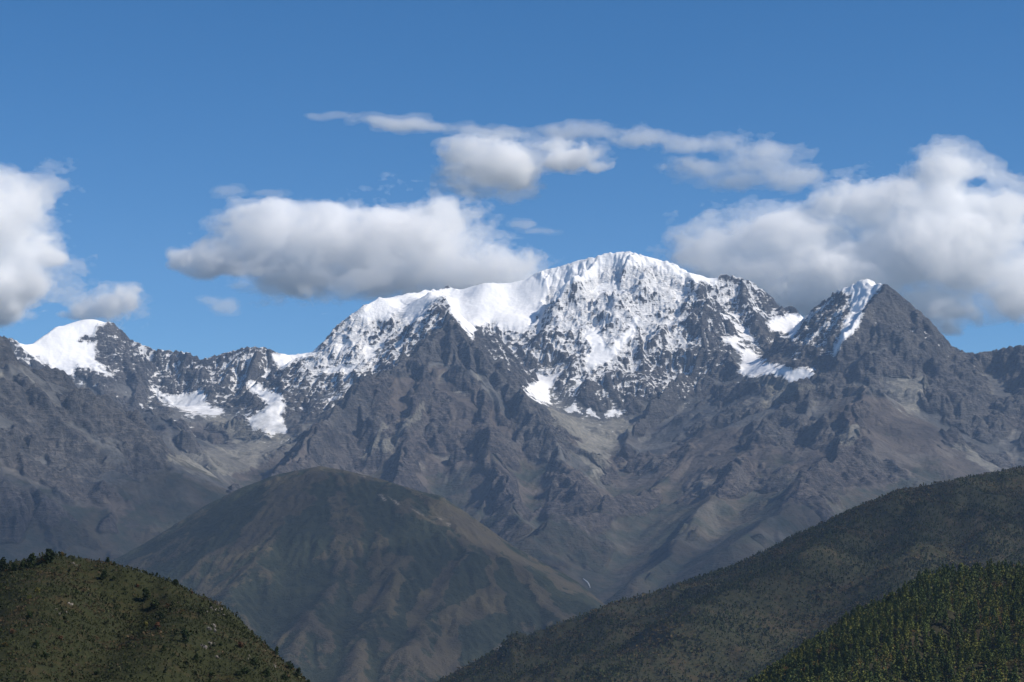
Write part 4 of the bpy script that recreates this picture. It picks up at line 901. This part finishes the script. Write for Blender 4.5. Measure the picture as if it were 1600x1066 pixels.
# stones
m = NT('pale_stone'); f_ = m.noise(0.6, 5, 0.7); m.put(m.b.inputs['Base Color'], m.mix(m.step(f_, 0.35, 0.65), (0.10, 0.088, 0.075), (0.25, 0.22, 0.19))); m.bump(f_, 0.25)
m2 = NT('grey_stone'); f_ = m2.noise(0.8, 5, 0.7); m2.put(m2.b.inputs['Base Color'], m2.mix(m2.step(f_, 0.35, 0.65), (0.055, 0.052, 0.048), (0.20, 0.18, 0.165))); m2.bump(f_, 0.3)
import bmesh
def stones(label, pts, mat, seed):
    r = random.Random(seed); bm = bmesh.new(); c0 = None
    for (su, sv, sw, sh) in pts:
        p_ = hit(FG, su, sv)
        if p_ is None: continue
        if c0 is None: c0 = p_
        g_ = bmesh.ops.create_icosphere(bm, subdivisions=3, radius=1.0); s_ = p_[1] / F_PX
        for vv in g_['verts']:
            c_ = vv.co; n_ = 1 + 0.5 * float(perlin3(np.array([c_.x * 1.3 + su]), np.array([c_.y * 1.3]), np.array([c_.z * 1.3 + sv]), 77)[0]) + 0.2 * float(perlin3(np.array([c_.x * 4 + su]), np.array([c_.y * 4]), np.array([c_.z * 4 + sv]), 78)[0])
            vv.co = (c_.x * n_ * sw * s_ * 0.5 + p_[0] - c0[0], c_.y * n_ * sw * s_ * 0.45 + p_[1] - c0[1], c_.z * n_ * sh * s_ * 0.6 + p_[2] - c0[2])
    if c0 is None: return
    me = bpy.data.meshes.new('rock'); bm.to_mesh(me); bm.free(); me.materials.append(mat)
    o = bpy.data.objects.new('rock', me); COL.objects.link(o); o.location = c0; o['label'] = label; o['category'] = 'rock'; o['group'] = 'bare rocks on the near left hillside'
stones('upper grey crag standing out of the steep right side of the near left hill', [(340,946,5,10),(345,955,6,9),(338,956,7,7),(330,952,6,6),(322,956,6,5),(349,963,5,5),(341,962,6,4)], m2.m, 1)
stones('lower pinkish grey crag below the grey one on the near left hill', [(333,980,8,9),(326,984,7,7),(336,988,5,8),(334,1000,5,9),(328,1008,7,8),(320,1013,8,6),(334,1008,5,6),(315,1010,6,5)], m2.m, 2)
stones('pale pink rock in the scrub below the two crags', [(339,1028,5,7),(342,1030,4,4)], m.m, 3)
stones('thin white rock standing upright near the foot of the steep slope', [(387,1033,3,9),(389,1027,3,5)], m.m, 4)
stones('white boulder on the steep right-hand edge of the near left hill', [(450,1030,6,8),(454,1036,4,5)], m.m, 5)
stones('pale rock just inside the steep right-hand edge of the near left hill', [(429,1042,4,7)], m.m, 6)
stones('bright flat rock in the middle of the grassy left slope', [(111,946,6,4),(107,944,4,3)], m.m, 7)
stones('scatter of pinkish stones below the bright flat rock', [(88,953,5,3),(93,960,4,3),(104,957,4,3),(97,956,3,2)], m.m, 8)
stones('pinkish stones close under the hilltop of the near left hill', [(114,881,4,3),(118,884,5,4)], m.m, 9)
# ---- waterfalls seen as white threads in the valley
mw = NT('white_water'); mw.put(mw.b.inputs['Base Color'], (0.42, 0.43, 0.44)); mw.b.inputs['Roughness'].default_value = 0.5
def thread(label, pts, wpx):
    P = []
    for (fu, fv) in pts:
        a = hit(FR, fu, fv)
        if a is None: return
        P.append(a)
    V = []; Q = []; c0 = P[0]
    for i, p_ in enumerate(P):
        hw = wpx * p_[1] / F_PX * 0.5 * (0.6 if i in (0, len(P) - 1) else 1.0)
        for dx, dz in ((-hw, 3), (hw, 3), (hw, -8), (-hw, -8)): V.append((p_[0] + dx - c0[0], p_[1] - 4 - c0[1] + (6 if dz < 0 else 0), p_[2] + dz - c0[2]))
    for i in range(len(P) - 1):
        for k in range(4): a = i * 4 + k; b = i * 4 + (k + 1) % 4; Q.append((a, b, b + 4, a + 4))
    Q += [(3, 2, 1, 0), tuple(len(V) - 4 + k for k in range(4))]
    o = bpy.data.objects.new('waterfall', raw_mesh('waterfall', V, Q, [mw.m])); COL.objects.link(o); o.location = c0; o['label'] = label; o['category'] = 'waterfall'; o['group'] = 'waterfalls in the valley behind the dome-shaped hill'
thread('white waterfall dropping into the valley right of the dome-shaped hill', [(911,905),(914,908),(918,911),(920,914),(922,919)], 1.8)
thread('short white cascade below the waterfall, just above the forested ridge', [(941,944),(944,947),(947,950)], 2.0)
